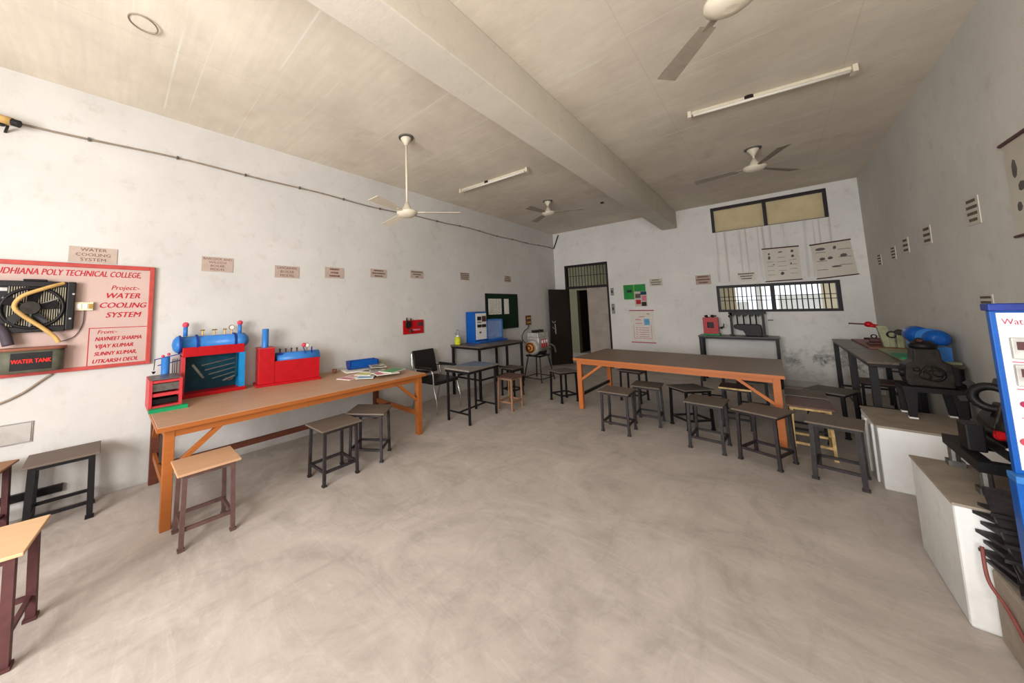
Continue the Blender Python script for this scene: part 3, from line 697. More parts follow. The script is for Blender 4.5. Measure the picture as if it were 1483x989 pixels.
# radiator (a thing hung on the board)
t = thing('radiator', 'black car radiator with cooling fan mounted on the painted board', 'radiator', (XL+.022, -.42, 1.60))
part('core', G().box(0, .035, -.25, .20, -.19, .19), 'blackmetal', t)
g = G()
for i in range(24): g.box(.035, .052, -.125+i*.0122, -.1195+i*.0122, -.15, .155)
part('fins', g, 'fin', t, kind='stuff')
part('end_tank', G().box(0, .06, .17, .215, -.19, .20), 'black', t, .006)
part('end_tank', G().box(0, .06, -.33, -.24, -.20, .20), 'black', t, .006)
part('top_shroud', G().box(0, .055, -.25, .17, .155, .20).box(.01, .06, -.06, .06, .2, .215), 'black', t, .005)
part('bottom_shroud', G().box(0, .055, -.25, .17, -.20, -.155), 'black', t, .005)
part('shroud_plate', G().box(.03, .05, -.25, -.12, -.155, .155), 'black', t)
part('shroud_ring', G().torus((.055, .0, -.01), (1, 0, 0), .155, .012, 32, 8), 'black', t, smooth=True)
part('motor', G().cyl((.03, -.01, -.01), (.10, -.01, -.01), .05, 18), 'grime', t, smooth=True)
for k in range(3):
    a_ = R(30+120*k); part('motor_strut', G().bar((.06, -.01, -.01), (.055, -.01+.16*math.cos(a_), -.01+.16*math.sin(a_)), .012, .012), 'steel', t)
for k in range(5):
    a_ = R(72*k+10); d = Vector((0, math.cos(a_), math.sin(a_))); n_ = Vector((0, -math.sin(a_), math.cos(a_)))
    c0 = Vector((.065, -.01, -.01))
    vs = [c0+d*.04+n_*.02+Vector((.01, 0, 0)), c0+d*.04-n_*.02-Vector((.01, 0, 0)), c0+d*.14-n_*.035-Vector((.012, 0, 0)), c0+d*.14+n_*.035+Vector((.012, 0, 0))]
    part('fan_blade', G().add(vs+[v+Vector((.004, 0, 0)) for v in vs], [(0, 1, 2, 3), (7, 6, 5, 4), (0, 4, 5, 1), (1, 5, 6, 2), (2, 6, 7, 3), (3, 7, 4, 0)]), 'black', t)
part('maker_plate', G().box(.05, .053, -.21, -.13, .12, .145), 'silver', t)
for y, z in ((.215, .1), (.205, -.1)): part('bolt', G().cyl((.06, y-.01, z), (.07, y-.01, z), .008, 8), 'silver', t)
t = tag(mesh_obj('coolant_hose', G().tube(smooth_path([(XL+.07, -.27, 1.79), (XL+.11, -.36, 1.745), (XL+.12, -.47, 1.68), (XL+.12, -.505, 1.60), (XL+.12, -.46, 1.53), (XL+.10, -.37, 1.44), (XL+.09, -.30, 1.36), (XL+.09, -.275, 1.31)], 8), .0145, 10), 'hose', 0, True), 'tan ribbed hose looping in front of the radiator down to the tank', 'hose')
t = tag(mesh_obj('outlet_hose', G().tube(smooth_path([(XL+.06, -.58, 1.46), (XL+.08, -.545, 1.40), (XL+.09, -.52, 1.31)], 6), .03, 12), 'rubber', 0, True), 'thick purplish-black hose between radiator and water tank', 'hose')
t = thing('water_tank', 'small tank lettered WATER TANK under the radiator on the painted board', 'tank', (XL+.022, -.40, 1.10))
def rrect(w_, d_, n=8):
    out = []
    for k in range(n+1): a_ = math.pi*k/n-math.pi/2; out.append((w_/2+d_*math.cos(a_), d_*math.sin(a_)))
    for k in range(n+1): a_ = math.pi*k/n+math.pi/2; out.append((-w_/2+d_*math.cos(a_), d_*math.sin(a_)))
    return out
part('tank_body', G().prism(rrect(.21, .055), (.062, 0, 0), (0, 1, 0), (-1, 0, 0), .165), 'tankgreen', t, smooth=True)
part('tank_rim', G().prism(rrect(.225, .06), (.062, 0, .165), (0, 1, 0), (-1, 0, 0), .022), 'redboard', t, smooth=True)
part('black_panel', G().box(.114, .12, -.10, .10, .02, .15), 'black', t)
text_mesh('lettering', 'WATER TANK', .042, 'brightred', frame_m((.1206, 0, .085), (0, 1, 0), (0, 0, 1)), t, 'CENTER', 0, sx=.72, bold=.003)
t = thing('switch_box', 'cream double switch mounted on the painted board right of the radiator', 'switch', (XL+.022, -.155, 1.60))
part('plate', G().box(0, .03, -.055, .055, -.035, .035), 'switch', t, .003)
for y in (-.028, .008): part('rocker', G().box(.03, .036, y-.014, y+.014, -.02, .02), 'white', t)
part('socket', G().box(.03, .036, .03, .05, -.02, .02), 'brass', t)
t = tag(mesh_obj('thin_wire', G().tube(smooth_path([(XL+.03, -.15, 1.565), (XL+.03, -.155, 1.45), (XL+.03, -.19, 1.36), (XL+.04, -.24, 1.325), (XL+.06, -.29, 1.315)]), .003, 6), 'rubber'), 'thin wire from the cream switch down to the tank', 'wire')
t = tag(mesh_obj('floor_cable', G().tube(smooth_path([(XL+.01, -.30, 1.06), (XL+.012, -.36, 1.01), (XL+.012, -.45, .93), (XL+.012, -.57, .87), (XL+.012, -.75, .83)]), .008, 8), 'cable', 0, True), 'grey cable drooping on the wall below the painted board', 'cable')
t = thing('wall_box', 'pale square junction cover low on the left wall by the frame edge', 'junction box', (XL, -.46, .635))
part('cover', G().box(.0, .012, -.075, .075, -.07, .07), 'wall', t, .002)
part('cover_rim', G().box(.0, .008, -.083, .083, -.078, .078), 'greyplastic', t)
t = tag(mesh_obj('dark_plank', G().bar((XL+.022, -.85, .17), (XL+.022, -.2, .16), .03, .055), 'blackmetal'), 'dark plank leaning along the wall behind the stools at the far left', 'plank')
# conduit with clips
t = thing('wall_conduit', 'long thin conduit running high along the left wall to the back corner', 'conduit', (XL, 0, 3.09))
pts = []
for i in range(46):
    y = -.60+i*(YB-.02+.60)/45; pts.append((.012, y, -.012+.012*math.sin(y*1.7)+.008*math.sin(y*4.1)))
part('pipe', G().tube(pts, .009, 8), 'cable', t, smooth=True)
for i in range(2, 45, 3): part('clip', G().box(0, .026, pts[i][1]-.008, pts[i][1]+.008, pts[i][2]-.014, pts[i][2]+.014), 'steel', t)
t = tag(mesh_obj('corner_cable', G().tube(smooth_path([(XL+.02, YB-.02, 3.09), (XL+.06, YB-.015, 3.18), (XL+.14, YB-.015, 3.37), (XL+.17, YB-.015, 3.44)]), .016, 8), 'black', 0, True), 'short black cable from the conduit up to the ceiling in the back left corner', 'cable')
# camera at upper left
t = thing('security_camera', 'small tan wall camera at the upper left edge beside the conduit', 'camera', (XL, -.66, 3.03))
part('bracket', G().bar((0, .02, -.06), (.07, .04, -.03), .015, .012).cyl((.0, 0, 0), (.04, 0, .0), .02), 'grime', t)
q = part('housing', G().cyl((.05, -.08, .03), (.10, .065, -.0), .03, 16), 'hose', t, smooth=True)
part('lens', G().cyl((.098, .058, .0), (.112, .10, -.01), .028, 16), 'black', q)
# small red board
t = thing('exhibit_board', 'small red board with metal fittings on the left wall right of the long table', 'board', (XL, 3.465, 1.227))
part('panel', G().box(.002, .02, -.21, .21, -.11, .11), 'red', t)
part('fitting', G().torus((.03, -.12, .04), (1, 0, 0), .05, .014, 18, 6).cyl((.02, -.12, .04), (.05, -.12, .04), .03), 'grime', t)
part('pipe_stub', G().cyl((.03, -.15, .09), (.03, -.15, .15), .01, 8).cyl((.03, -.07, .07), (.03, -.07, .14), .01, 8), 'grime', t)
part('label_plate', G().box(.02, .024, .08, .19, .01, .07), 'maroon', t)
part('lower_fitting', G().ball((.03, -.08, -.06), .03, 10, 6), 'maroon', t)
part('caption', G().box(.02, .0215, -.03, .13, -.06, -.035), 'pinkprint', t)
# notice board
t = thing('notice_board', 'green felt notice board with white papers on the left wall behind the blue panel', 'notice board', (XL, 5.967, 1.423))
part('felt', G().box(.002, .014, -.58, .58, -.37, .37), 'greenboard', t)
for a_, b_ in ((-.59, -.565), (.565, .59)): part('frame_side', G().box(.002, .024, a_, b_, -.38, .38), 'black', t)
for a_, b_ in ((-.38, -.36), (.36, .38)): part('frame_rail', G().box(.002, .024, -.59, .59, a_, b_), 'black', t)
for a_, b_ in ((-.50, -.33), (-.33, -.2), (-.2, -.03), (.06, .25)): part('paper_sheet', G().box(.014, .017, a_, b_-.012, -.06, .27), 'paper', t)
g = G()
for k in range(12): g.box(.017, .018, -.47+.0, -.36, .24-.024*k, .245-.024*k).box(.017, .018, -.31, -.23, .24-.024*k, .245-.024*k).box(.017, .018, -.18, -.07, .24-.024*k, .245-.024*k)
part('print_lines', g, 'print', t)
# brown switch board + cord
t = thing('switch_board', 'small brown wall switch board above the engine on its stand', 'switch', (XL, 7.0, 1.19))
part('plate', G().box(0, .03, -.10, .10, -.11, .11), 'brownwood', t, .003)
for y in (-.05, .04):
    for z in (-.05, .05): part('switch_knob', G().box(.03, .042, y-.02, y+.02, z-.02, z+.02), 'hose', t)
tag(mesh_obj('power_cord', G().tube(smooth_path([(XL+.02, 7.0, 1.07), (XL+.05, 6.9, 1.0), (XL+.15, 6.6, .97), (XL+.2, 6.4, .86), (XL+.3, 6.3, .76), (-3.7, 6.28, .66)]), .01, 8), 'rubber', 0, True), 'dark cord looping from the brown switch board to the engine', 'cord')

# ------------------------------------------------------------ blue control panel on tall table
zt_ = .86
t = thing('meter_console', 'blue console with white meter panel and tinted test box on the tall left table', 'test apparatus', (-4.04, 5.1, zt_+.001))
part('base_tray', G().box(-.13, .20, -.36, .52, 0, .03), 'royal', t, .004)
part('console', G().box(-.13, .085, -.36, .0, .03, .575), 'royal', t, .006)
part('face_plate', G().box(.085, .092, -.33, -.02, .06, .545), 'white', t)
for y, z, a_, b_, mm in ((-.24, .45, .05, .05, 'black'), (-.10, .44, .055, .075, 'maroon'), (-.24, .31, .055, .035, 'black'), (-.10, .31, .055, .04, 'black'), (-.22, .19, .02, .02, 'black'), (-.24, .38, .045, .01, 'maroon')):
    part('meter', G().box(.092, .105, y-a_, y+a_, z-b_/1.4, z+b_/1.4), mm, t)
q = part('test_box', G().box(-.13, -.12, .0, .52, .03, .42).box(-.13, .085, .50, .52, .03, .42).box(-.13, .085, 0, .52, .40, .42)
     .box(.07, .09, .0, .02, .03, .42).box(.07, .09, .5, .52, .03, .42).box(.07, .09, 0, .52, .395, .42).box(.07, .09, 0, .52, .03, .055), 'blue', t)
part('inner_panel', G().box(-.1, -.09, .06, .46, .08, .36), 'deepblue', q)
part('coil', G().cyl((-.03, .08, .1), (-.03, .44, .1), .02, 10).cyl((-.03, .24, .14), (-.03, .46, .14), .015, 10), 'blueprint', q)
part('glazing', G().box(.076, .08, .02, .5, .055, .395), 'clear', q)
t = thing('oil_lantern', 'yellow-green can with ring handle at the left end of the tall table', 'can', (-4.08, 4.40, zt_+.001))
part('body', G().ring([(0, .05), (.012, .056), (.115, .056), (.13, .04), (.14, .026)], (0, 0, 0), (0, 0, 1), 18), 'yellowgreen', t, smooth=True)
part('neck', G().cyl((0, 0, .138), (0, 0, .17), .026), 'white', t)
part('ring_handle', G().torus((0, 0, .21), (1, 0, 0), .05, .009, 20, 6), 'greyplastic', t, smooth=True)

# ------------------------------------------------------------ engine on stand, back left
t = thing('engine_stand', 'spindly dark metal stand carrying the silver engine near the door', 'stand', (-3.55, 6.26, 0))
for x, y, x2, y2 in ((-.2, -.25, -.13, -.16), (.2, -.25, .13, -.16), (-.2, .27, -.13, .16), (.22, .25, .14, .16)):
    part('leg', G().tube([(x, y, .0), (x2, y2, .5)], .013, 8), 'blackmetal', t)
part('top_frame', G().box(-.16, .16, -.20, -.17, .49, .52).box(-.16, .16, .17, .2, .49, .52).box(-.16, -.13, -.2, .2, .49, .52).box(.13, .16, -.2, .2, .49, .52), 'blackmetal', t)
part('stretcher', G().bar((-.19, -.23, .07), (.19, -.23, .07), .015, .015).bar((.19, -.23, .07), (.21, .23, .07), .015, .015).bar((-.19, -.23, .07), (-.19, .25, .07), .015, .015).bar((-.19, .25, .07), (.21, .23, .07), .015, .015), 'greymetal', t)
t = thing('car_engine', 'silver cut-away engine with red ports and an orange flywheel housing on its stand', 'engine', (-3.55, 6.26, .521))
part('oil_pan', G().prism([(-.10, .08), (.10, .08), (.08, .0), (-.08, .0)], (0, .22, 0), (1, 0, 0), (0, 0, 1), .42), 'blackmetal', t)
part('block', G().box(-.13, .13, -.17, .26, .08, .36), 'silver', t, .012)
part('head', G().box(-.12, .12, -.18, .27, .36, .45), 'silver', t, .01)
for y in (-.04, .05, .14):
    part('cylinder_port', G().box(.13, .136, y-.025, y+.025, .15, .32), 'red', t)
    part('piston', G().box(.136, .15, y-.016, y+.016, .24, .3), 'white', t)
part('valve_gear', G().tube([(0, -.16, .47), (0, .24, .47)], .02, 8).box(-.05, .05, -.12, -.08, .45, .5).box(-.05, .05, .02, .06, .45, .5).box(-.05, .05, .16, .2, .45, .5), 'grime', t)
part('bell_housing', G().ring([(0, .15), (.03, .16), (.10, .12)], (0, -.17, .16), (0, -1, 0), 20), 'silver', t, smooth=True)
part('flywheel', G().ring([(.0, .11), (.03, .11), (.03, .06), (.06, .05)], (0, -.27, .16), (0, -1, 0), 20), 'orangepaint', t, smooth=True)
part('flywheel_rim', G().torus((0, -.30, .16), (0, 1, 0), .085, .012, 20, 6).torus((0, -.34, .16), (0, 1, 0), .04, .01, 16, 6), 'grime', t, smooth=True)
part('manifold', G().tube(smooth_path([(.14, -.1, .12), (.2, .0, .14), (.2, .15, .14), (.15, .25, .10)]), .025, 10), 'steel', t, smooth=True)
part('rear_pipe', G().tube(smooth_path([(.12, .27, .2), (.2, .33, .15), (.22, .36, .02)]), .016, 8), 'steel', t, smooth=True)

# ------------------------------------------------------------ back wall pieces
t = thing('poster', 'green poster on the back wall right of the door', 'poster', (-2.255, YB, 1.79))
part('sheet', G().box(-.23, .23, -.006, -.002, -.17, .17), 'postergreen', t)
part('fold_line', G().box(-.012, -.004, -.0068, -.006, -.17, .17), 'yellowgreen', t)
part('print', G().box(-.16, -.06, -.0068, -.006, -.01, .05), 'black', t)
part('print', G().box(.02, .18, -.0068, -.006, .07, .09), 'postergreen', t)
part('border', G().box(-.245, -.23, -.0062, -.002, -.18, .18).box(.23, .24, -.006, -.002, -.0, .18).box(-.24, .24, -.006, -.002, .17, .18), 'paper', t)
t = thing('photo_collage', 'photo sheet overlapping the lower right of the green poster', 'poster', (-2.135, YB-.007, 1.625))
part('sheet', G().box(-.125, .125, -.004, -.001, -.17, .17), 'papergrey', t)
part('photo', G().box(.0, .12, -.0048, -.004, .09, .165), 'teal', t)
part('photo', G().box(-.11, -.0, -.0048, -.004, .02, .12), 'print', t)
part('photo', G().box(-.10, .0, -.0048, -.004, -.12, -.02), 'redink', t)
part('photo', G().box(.01, .11, -.0048, -.004, -.165, -.07), 'black', t)
part('photo', G().box(.02, .115, -.0048, -.004, -.05, .07), 'pinkprint', t)
t = thing('calendar', 'pink and white wall chart with a small blue picture below the green poster', 'calendar', (-2.145, YB, 1.0))
part('sheet', G().box(-.235, .235, -.006, -.002, -.36, .36), 'paper', t)
part('top_rod', G().box(-.25, .25, -.014, -.002, .35, .37), 'magenta', t)
part('bottom_rod', G().box(-.245, .25, -.014, -.002, -.37, -.352), 'magenta', t)
part('picture', G().box(.04, .15, -.0068, -.006, .03, .17), 'blueprint', t)
part('border_line', G().box(-.18, -.172, -.0068, -.006, -.27, .05).box(.172, .18, -.0068, -.006, -.27, .05).box(-.18, .18, -.0068, -.006, -.275, -.265), 'pinkprint', t)
g = G()
for k in range(5): g.box(-.13, -.1, -.0068, -.006, -.04-.05*k, -.025-.05*k).box(-.07, .13, -.0068, -.006, -.04-.05*k, -.028-.05*k)
g.box(-.14, -.02, -.0068, -.006, .14, .16).box(-.14, .0, -.0068, -.006, .06, .075).box(-.06, .06, -.0068, -.006, .21, .225).box(.1, .16, -.0068, -.006, .27, .29)
part('printed_lines', g, 'pinkprint', t)
def chart(label, pts, ax0):
    cx_ = sum(p[0] for p in pts)/4; cz_ = sum(p[1] for p in pts)/4
    t = thing('wall_chart', label, 'poster', (cx_, YB, cz_))
    P = [(p[0]-cx_, p[1]-cz_) for p in pts]          # bl, br, tr, tl
    part('sheet', G().prism(P, (0, -.006, 0), (1, 0, 0), (0, 0, 1), -.004) if False else G().prism(P, (0, -.002, 0), (1, 0, 0), (0, 0, 1), .004), 'papergrey', t)
    part('top_rod', G().tube([(P[3][0]-.01, -.01, P[3][1]), (P[2][0]+.01, -.01, P[2][1])], .011, 8), 'maroon', t)
    part('bottom_rod', G().tube([(P[0][0]-.01, -.01, P[0][1]), (P[1][0]+.01, -.01, P[1][1])], .009, 8), 'maroon', t)
    return t
t = chart('left of two rodded wall charts above the barred window, with a glare spot', [(-.045, 1.86), (.41, 1.872), (.41, 2.462), (-.05, 2.47)], 0)
def blob(t, x, z, w_, h_, m='print'):
    part('drawing', G().prism([(-w_, -h_*.6), (-w_*.4, -h_), (w_*.5, -h_*.8), (w_, -h_*.1), (w_*.6, h_*.8), (-w_*.2, h_), (-w_*.9, h_*.4)], (x, -.0062, z), (1, 0, 0), (0, 0, 1), .001), m, t)
for x, z, w_, h_ in ((-.15, .2, .015, .02), (-.15, .13, .018, .035), (0, .22, .03, .012), (.15, .22, .02, .025), (.15, .13, .02, .025), (0, -.17, .025, .03), (.12, .0, .01, .02), (-.1, .0, .012, .01)): blob(t, x, z, w_, h_)
g = G()
for k in range(4): g.box(-.19, -.1, -.0068, -.006, .05-.08*k, .056-.08*k).box(-.05, .06, -.0068, -.006, .12-.08*k, .126-.08*k).box(.1, .19, -.0068, -.006, .06-.08*k, .066-.08*k)
part('caption_lines', g, 'print', t, kind='stuff')
t = chart('tilted rodded wall chart at the upper right of the barred window', [(.594, 1.86), (1.041, 1.905), (1.0, 2.485), (.554, 2.45)], 0)
for x, z, w_, h_ in ((-.13, .19, .06, .025), (.03, .2, .02, .03), (-.12, .02, .035, .025), (-.03, .03, .03, .025), (.12, .06, .04, .028), (.03, -.12, .06, .015)): blob(t, x, z, w_, h_)
g = G()
for k in range(3): g.box(-.19, -.07, -.0068, -.006, .13-.15*k, .138-.15*k).box(.06, .2, -.0068, -.006, .16-.13*k, .168-.13*k)
part('caption_lines', g, 'print', t, kind='stuff')
t = chart('rodded wall chart high on the right wall, cut by the right frame edge', [(-.25, -.3), (.25, -.3), (.25, .3), (-.25, .3)], 0)
t.location = (XR, 3.78, 2.17); t.rotation_euler = (0, 0, R(-90))
for x, z, w_, h_ in ((-.15, .12, .03, .06), (-.1, .0, .04, .03), (-.16, -.12, .03, .03), (.05, .1, .05, .04), (.05, -.1, .05, .04)): blob(t, x, z, w_, h_)
for z, lab in ((1.82, 'upper of two small grey switches beside the door'), (1.41, 'lower of two small grey switches beside the door')):
    t = thing('switch', lab, 'switch', (-2.74, YB, z)); h_ = .09 if z > 1.6 else .12
    part('plate', G().box(-.035, .035, -.02, -.001, -h_, h_), 'greyplastic', t, .003)
    part('rocker', G().box(-.015, .015, -.028, -.02, -.03, .03), 'grime', t)
t = thing('outlet_box', 'small pale outlet with a dark lower edge under the barred window', 'outlet', (-.05, YB, 1.22))
part('plate', G().box(-.04, .04, -.02, -.001, -.06, .06), 'white', t, .003)
part('dark_edge', G().box(-.03, .045, -.022, -.001, -.075, -.06), 'print', t)

# ------------------------------------------------------------ back table exhibits
zk = .871
t = thing('carburettor_box', 'pinkish-red box with dark square opening on a green base, left end of the back table', 'exhibit', (-.88, 8.25, zk))
part('base', G().box(-.12, .13, -.12, .12, 0, .03), 'green', t, .003)
part('case', G().box(-.12, -.055, -.07, .07, .03, .34).box(.045, .11, -.07, .07, .03, .34).box(-.055, .045, -.07, .07, .25, .34).box(-.055, .045, -.07, .07, .03, .14), 'pinkred', t)
part('dark_interior', G().box(-.055, .045, .03, .05, .14, .25), 'black', t)
part('top_fitting', G().ball((-.06, 0, .36), .03, 10, 6).ball((.03, 0, .365), .028, 10, 6).cyl((-.1, 0, .37), (.09, 0, .37), .01, 8), 'grime', t)
part('white_cap', G().ball((-.02, -.02, .37), .022, 10, 6), 'white', t)
part('side_tap', G().bar((.11, 0, .13), (.19, 0, .17), .015, .015).ball((.15, 0, .14), .022, 10, 6).cyl((.18, 0, .14), (.19, 0, .22), .008, 8), 'grime', t)
t = thing('fuel_gallery', 'black cast sump and valve rail on posts, centre of the back table', 'exhibit', (-.36, 8.27, zk))
part('post', G().box(-.235, -.20, -.03, .03, 0, .43).box(-.26, -.19, -.04, .04, 0, .02).ball((-.23, 0, .36), .03, 10, 6), 'blackmetal', t)
part('post', G().box(.205, .24, -.03, .03, 0, .43).box(.2, .27, -.04, .04, 0, .02), 'blackmetal', t)
part('rail', G().box(-.25, .27, -.025, .025, .40, .44), 'blackmetal', t, .004)
for x in (-.19, -.10, -.01, .08, .165):
    part('rocker', G().prism([(-.045, .0), (.0, -.05), (.045, .0), (.02, .045), (-.02, .045)], (x, .03, .40), (1, 0, 0), (0, 0, 1), .06), 'blackmetal', t)
for x in (-.13, -.04, .05, .13):
    part('push_rod', G().cyl((x, 0, .20), (x, 0, .40), .011, 8), 'blackmetal', t)
part('sump', G().prism([(-.19, .19), (-.18, .14), (-.12, .11), (-.06, .10), (-.02, .0), (.19, .0), (.20, .06), (.19, .19), (.16, .215), (-.15, .215)], (0, .06, 0), (1, 0, 0), (0, 0, 1), .12), 'blackmetal', t, .01)
part('drain_boss', G().cyl((.14, -.06, .04), (.14, -.09, .04), .03, 14), 'black', t)

# ------------------------------------------------------------ right wall table exhibits
t = thing('hand_cranked_tester', 'hand-cranked device with a red gearbox on a reddish board, far right table', 'exhibit', (.93, 6.95, .901))
part('board', G().box(-.14, .17, -.54, .70, 0, .018), 'redboard', t, .003)
part('vice_body', G().box(-.10, .04, -.20, -.06, .018, .05).box(-.08, .02, -.17, -.09, .05, .10), 'maroon', t, .01)
part('vice_screw', G().cyl((-.12, -.13, .09), (.08, -.13, .09), .013, 10).torus((-.04, -.14, .12), (0, 1, 0), .022, .007, 14, 6), 'grime', t)
part('column', G().prism([(-.01, .018), (.09, .018), (.02, .27), (-.05, .27)], (0, -.36, 0), (1, 0, 0), (0, 0, 1), .08), 'olive', t, .004)
part('gear_case', G().ball((-.09, -.30, .28), .036, 12, 8).cyl((-.12, -.30, .28), (-.02, -.32, .255), .022, 12), 'red', t, smooth=True)
part('crank_shaft', G().cyl((-.10, -.30, .28), (-.25, -.30, .29), .009, 8), 'maroon', t)
part('crank_handle', G().bar((-.24, -.30, .29), (-.25, -.30, .235), .006, .006).bar((-.25, -.30, .235), (-.285, -.30, .245), .008, .008), 'steel', t)
part('rear_column', G().box(.08, .13, -.48, -.42, .018, .22).box(.03, .07, -.46, -.40, .018, .19), 'olive', t, .006)
part('pulley', G().ring([(0, .035), (.012, .025), (.024, .035)], (.10, -.49, .20), (0, -1, 0), 16).torus((.05, -.47, .17), (0, 1, 0), .035, .008, 16, 6), 'grime', t)
t = thing('motor_pump_set', 'blue motor coupled to a blue pump on a pale green base, nearer right table', 'motor', (.98, 5.72, .901))
part('base_plate', G().box(-.14, .16, -.52, .55, 0, .025), 'olive', t, .004)
part('green_pad', G().box(-.15, -.03, -.45, -.05, .025, .037), 'green', t)
part('pump_stand', G().box(.0, .12, .0, .18, .025, .15), 'skyblue', t)
part('pump_casing', G().ring([(0, .078), (.02, .085), (.20, .080), (.23, .045)], (.06, .20, .22), (0, -1, 0), 24), 'royal', t, smooth=True)
part('coupling', G().cyl((.06, -.02, .22), (.06, -.24, .22), .03, 14), 'steel', t, smooth=True)
part('motor_body', G().ring([(0, .06), (.02, .076), (.26, .076), (.30, .05), (.31, .03)], (.06, -.22, .22), (0, -1, 0), 24), 'royal', t, smooth=True)
part('motor_foot', G().box(-.0, .12, -.50, -.25, .025, .15), 'blue', t)
g = G()
for k in range(8): g.torus((.06, -.26-.025*k, .22), (0, 1, 0), .078, .004, 20, 4)
part('cooling_fins', g, 'blue', t)

# ------------------------------------------------------------ plinths and machines at right
t = thing('machine_plinth', 'rear white masonry block at the right wall supporting the greasy gearbox', 'plinth', (.83, 4.70, 0))
part('body', G().box(-.31, .315, -.36, .34, 0, .475), 'plinth', t, .012)
part('cement_top', G().box(-.315, .318, -.365, .345, .475, .49), 'plinth_top', t, .004)
part('side_pilaster', G().box(-.325, -.31, -.22, -.1, .0, .46).box(-.33, -.31, .02, .16, 0, .45), 'plinth', t, .006)
t = thing('machine_plinth', 'front white masonry block with dusty cement top under the flywheel engine', 'plinth', (.835, 3.145, 0))
part('body', G().box(-.305, .315, -.335, .335, 0, .528), 'plinth', t, .012)
part('cement_top', G().box(-.31, .318, -.34, .34, .528, .54), 'plinth_top', t, .004)
t = thing('concrete_block', 'low grey concrete block in front of the white plinth at the right edge', 'plinth', (.875, 2.35, 0))
part('body', G().box(-.275, .275, -.55, .44, 0, .30), 'plinth_top', t, .01)

t = thing('gearbox_stand', 'black four-legged iron stand on the rear plinth', 'stand', (.885, 4.88, .491))
for x in (-.11, .12):
    for y in (-.11, .12):
        sg = -1 if x < 0 else 1
        part('leg', G().prism([(-.035, .225), (.035, .225), (.022+.006*sg, .0), (-.016+.006*sg, .0)], (x, y+.015, 0), (1, 0, 0), (0, 0, 1), .03), 'black', t)
        part('foot', G().box(x-.02+.006*sg, x+.026+.006*sg, y-.022, y+.022, 0, .012), 'white', t, label='white-painted foot')
part('top_frame', G().rf(-.15, .16, -.15, .155, .225, .265, .035), 'black', t)
t = thing('gearbox', 'greasy dark cut-away gearbox standing tall on the iron stand', 'gearbox', (.885, 4.88, .757))
part('housing', G().prism([(-.11, .0), (.115, .0), (.125, .06), (.118, .19), (.075, .22), (.068, .31), (-.06, .31), (-.068, .21), (-.115, .17), (-.12, .05)], (0, .09, 0), (1, 0, 0), (0, 0, 1), .18), 'grime', t, .01)
part('opening_rim', G().torus((.02, -.093, .11), (0, 1, 0), .055, .009, 20, 6), 'blackmetal', t, smooth=True)
for x, z, r_ in ((-.02, .09, .034), (.045, .115, .03), (.0, .15, .024), (-.06, .14, .02)):
    part('gear', G().ring([(0, r_), (.012, r_*.9), (.02, r_*.5)], (x, -.09, z), (0, -1, 0), 14), 'grime', t)
part('side_flange', G().box(.115, .15, -.08, .08, .02, .17), 'blackmetal', t, .008)
part('side_boss', G().cyl((-.11, -.03, .10), (-.14, -.03, .10), .035, 14), 'blackmetal', t)
part('top_housing', G().ring([(0, .072), (.03, .075), (.055, .05)], (.005, 0, .31), (0, 0, 1), 18), 'blackmetal', t, smooth=True)
part('top_gear', G().ball((-.015, -.02, .375), .026, 10, 6).cyl((-.06, -.02, .36), (.05, -.02, .36), .014, 10), 'grime', t)
part('red_boss', G().ball((-.01, -.045, .375), .012, 8, 6), 'maroon', t)
part('shift_lever', G().bar((.05, 0, .335), (.13, -.02, .33), .01, .01), 'blackmetal', t)
part('side_handle', G().bar((-.11, -.05, .10), (-.18, -.06, .105), .018, .014), 'blackmetal', t)

t = thing('engine_support', 'black iron frame with short legs on the front plinth under the flywheel engine', 'stand', (.90, 3.20, .541))
part('support_ring', G().rf(-.25, .22, -.22, .26, .11, .16, .05), 'blackmetal', t)
for x in (-.225, .195):
    for y in (-.18, .22):
        part('foot', G().cyl((x, y, .03), (x, y, .11), .02, 10).box(x-.028, x+.028, y-.028, y+.028, 0, .03), 'steel', t)
t = thing('flywheel_engine', 'dark engine with a spoked ring flywheel between the white plinth and blue panel', 'engine', (.90, 3.20, .702))
part('bed', G().box(-.15, .18, -.16, .2, 0, .06), 'blackmetal', t, .008)
part('upright', G().box(-.235, -.175, -.05, .06, .0, .135), 'black', t, .008)
part('ring_flywheel', G().torus((-.13, -.0, .275), (.45, 1, 0), .056, .02, 28, 8), 'blackmetal', t, smooth=True)
for k in range(6):
    a_ = R(60*k+15); d = Vector((.894, -.447, 0))*math.cos(a_)+Vector((0, 0, 1))*math.sin(a_)
    c0 = Vector((-.13, 0, .275)); part('lug', G().bar(c0+d*.07, c0+d*.10, .018, .026), 'blackmetal', t)
part('neck', G().prism([(-.05, .0), (.05, .0), (.03, .12), (-.02, .13)], (-.10, .05, .12), (1, 0, 0), (0, 0, 1), .08), 'grime', t, .008)
part('body', G().ring([(-.14, .06), (-.1, .085), (.12, .085), (.16, .05)], (-.06, .06, .12), (0, 1, 0), 18), 'grime', t, smooth=True)
part('cross_shaft', G().cyl((-.14, -.10, .10), (.16, -.12, .10), .013, 10), 'steel', t)
part('red_coupling', G().ball((-.15, -.10, .105), .02, 10, 6).box(-.165, -.14, -.12, -.09, .10, .13), 'red', t)
part('white_lever', G().prism([(0, 0), (.02, .014), (.12, .0), (.02, -.014)], (-.16, -.17, .065), (1, 0, 0), (0, 0, 1), .015), 'white', t)

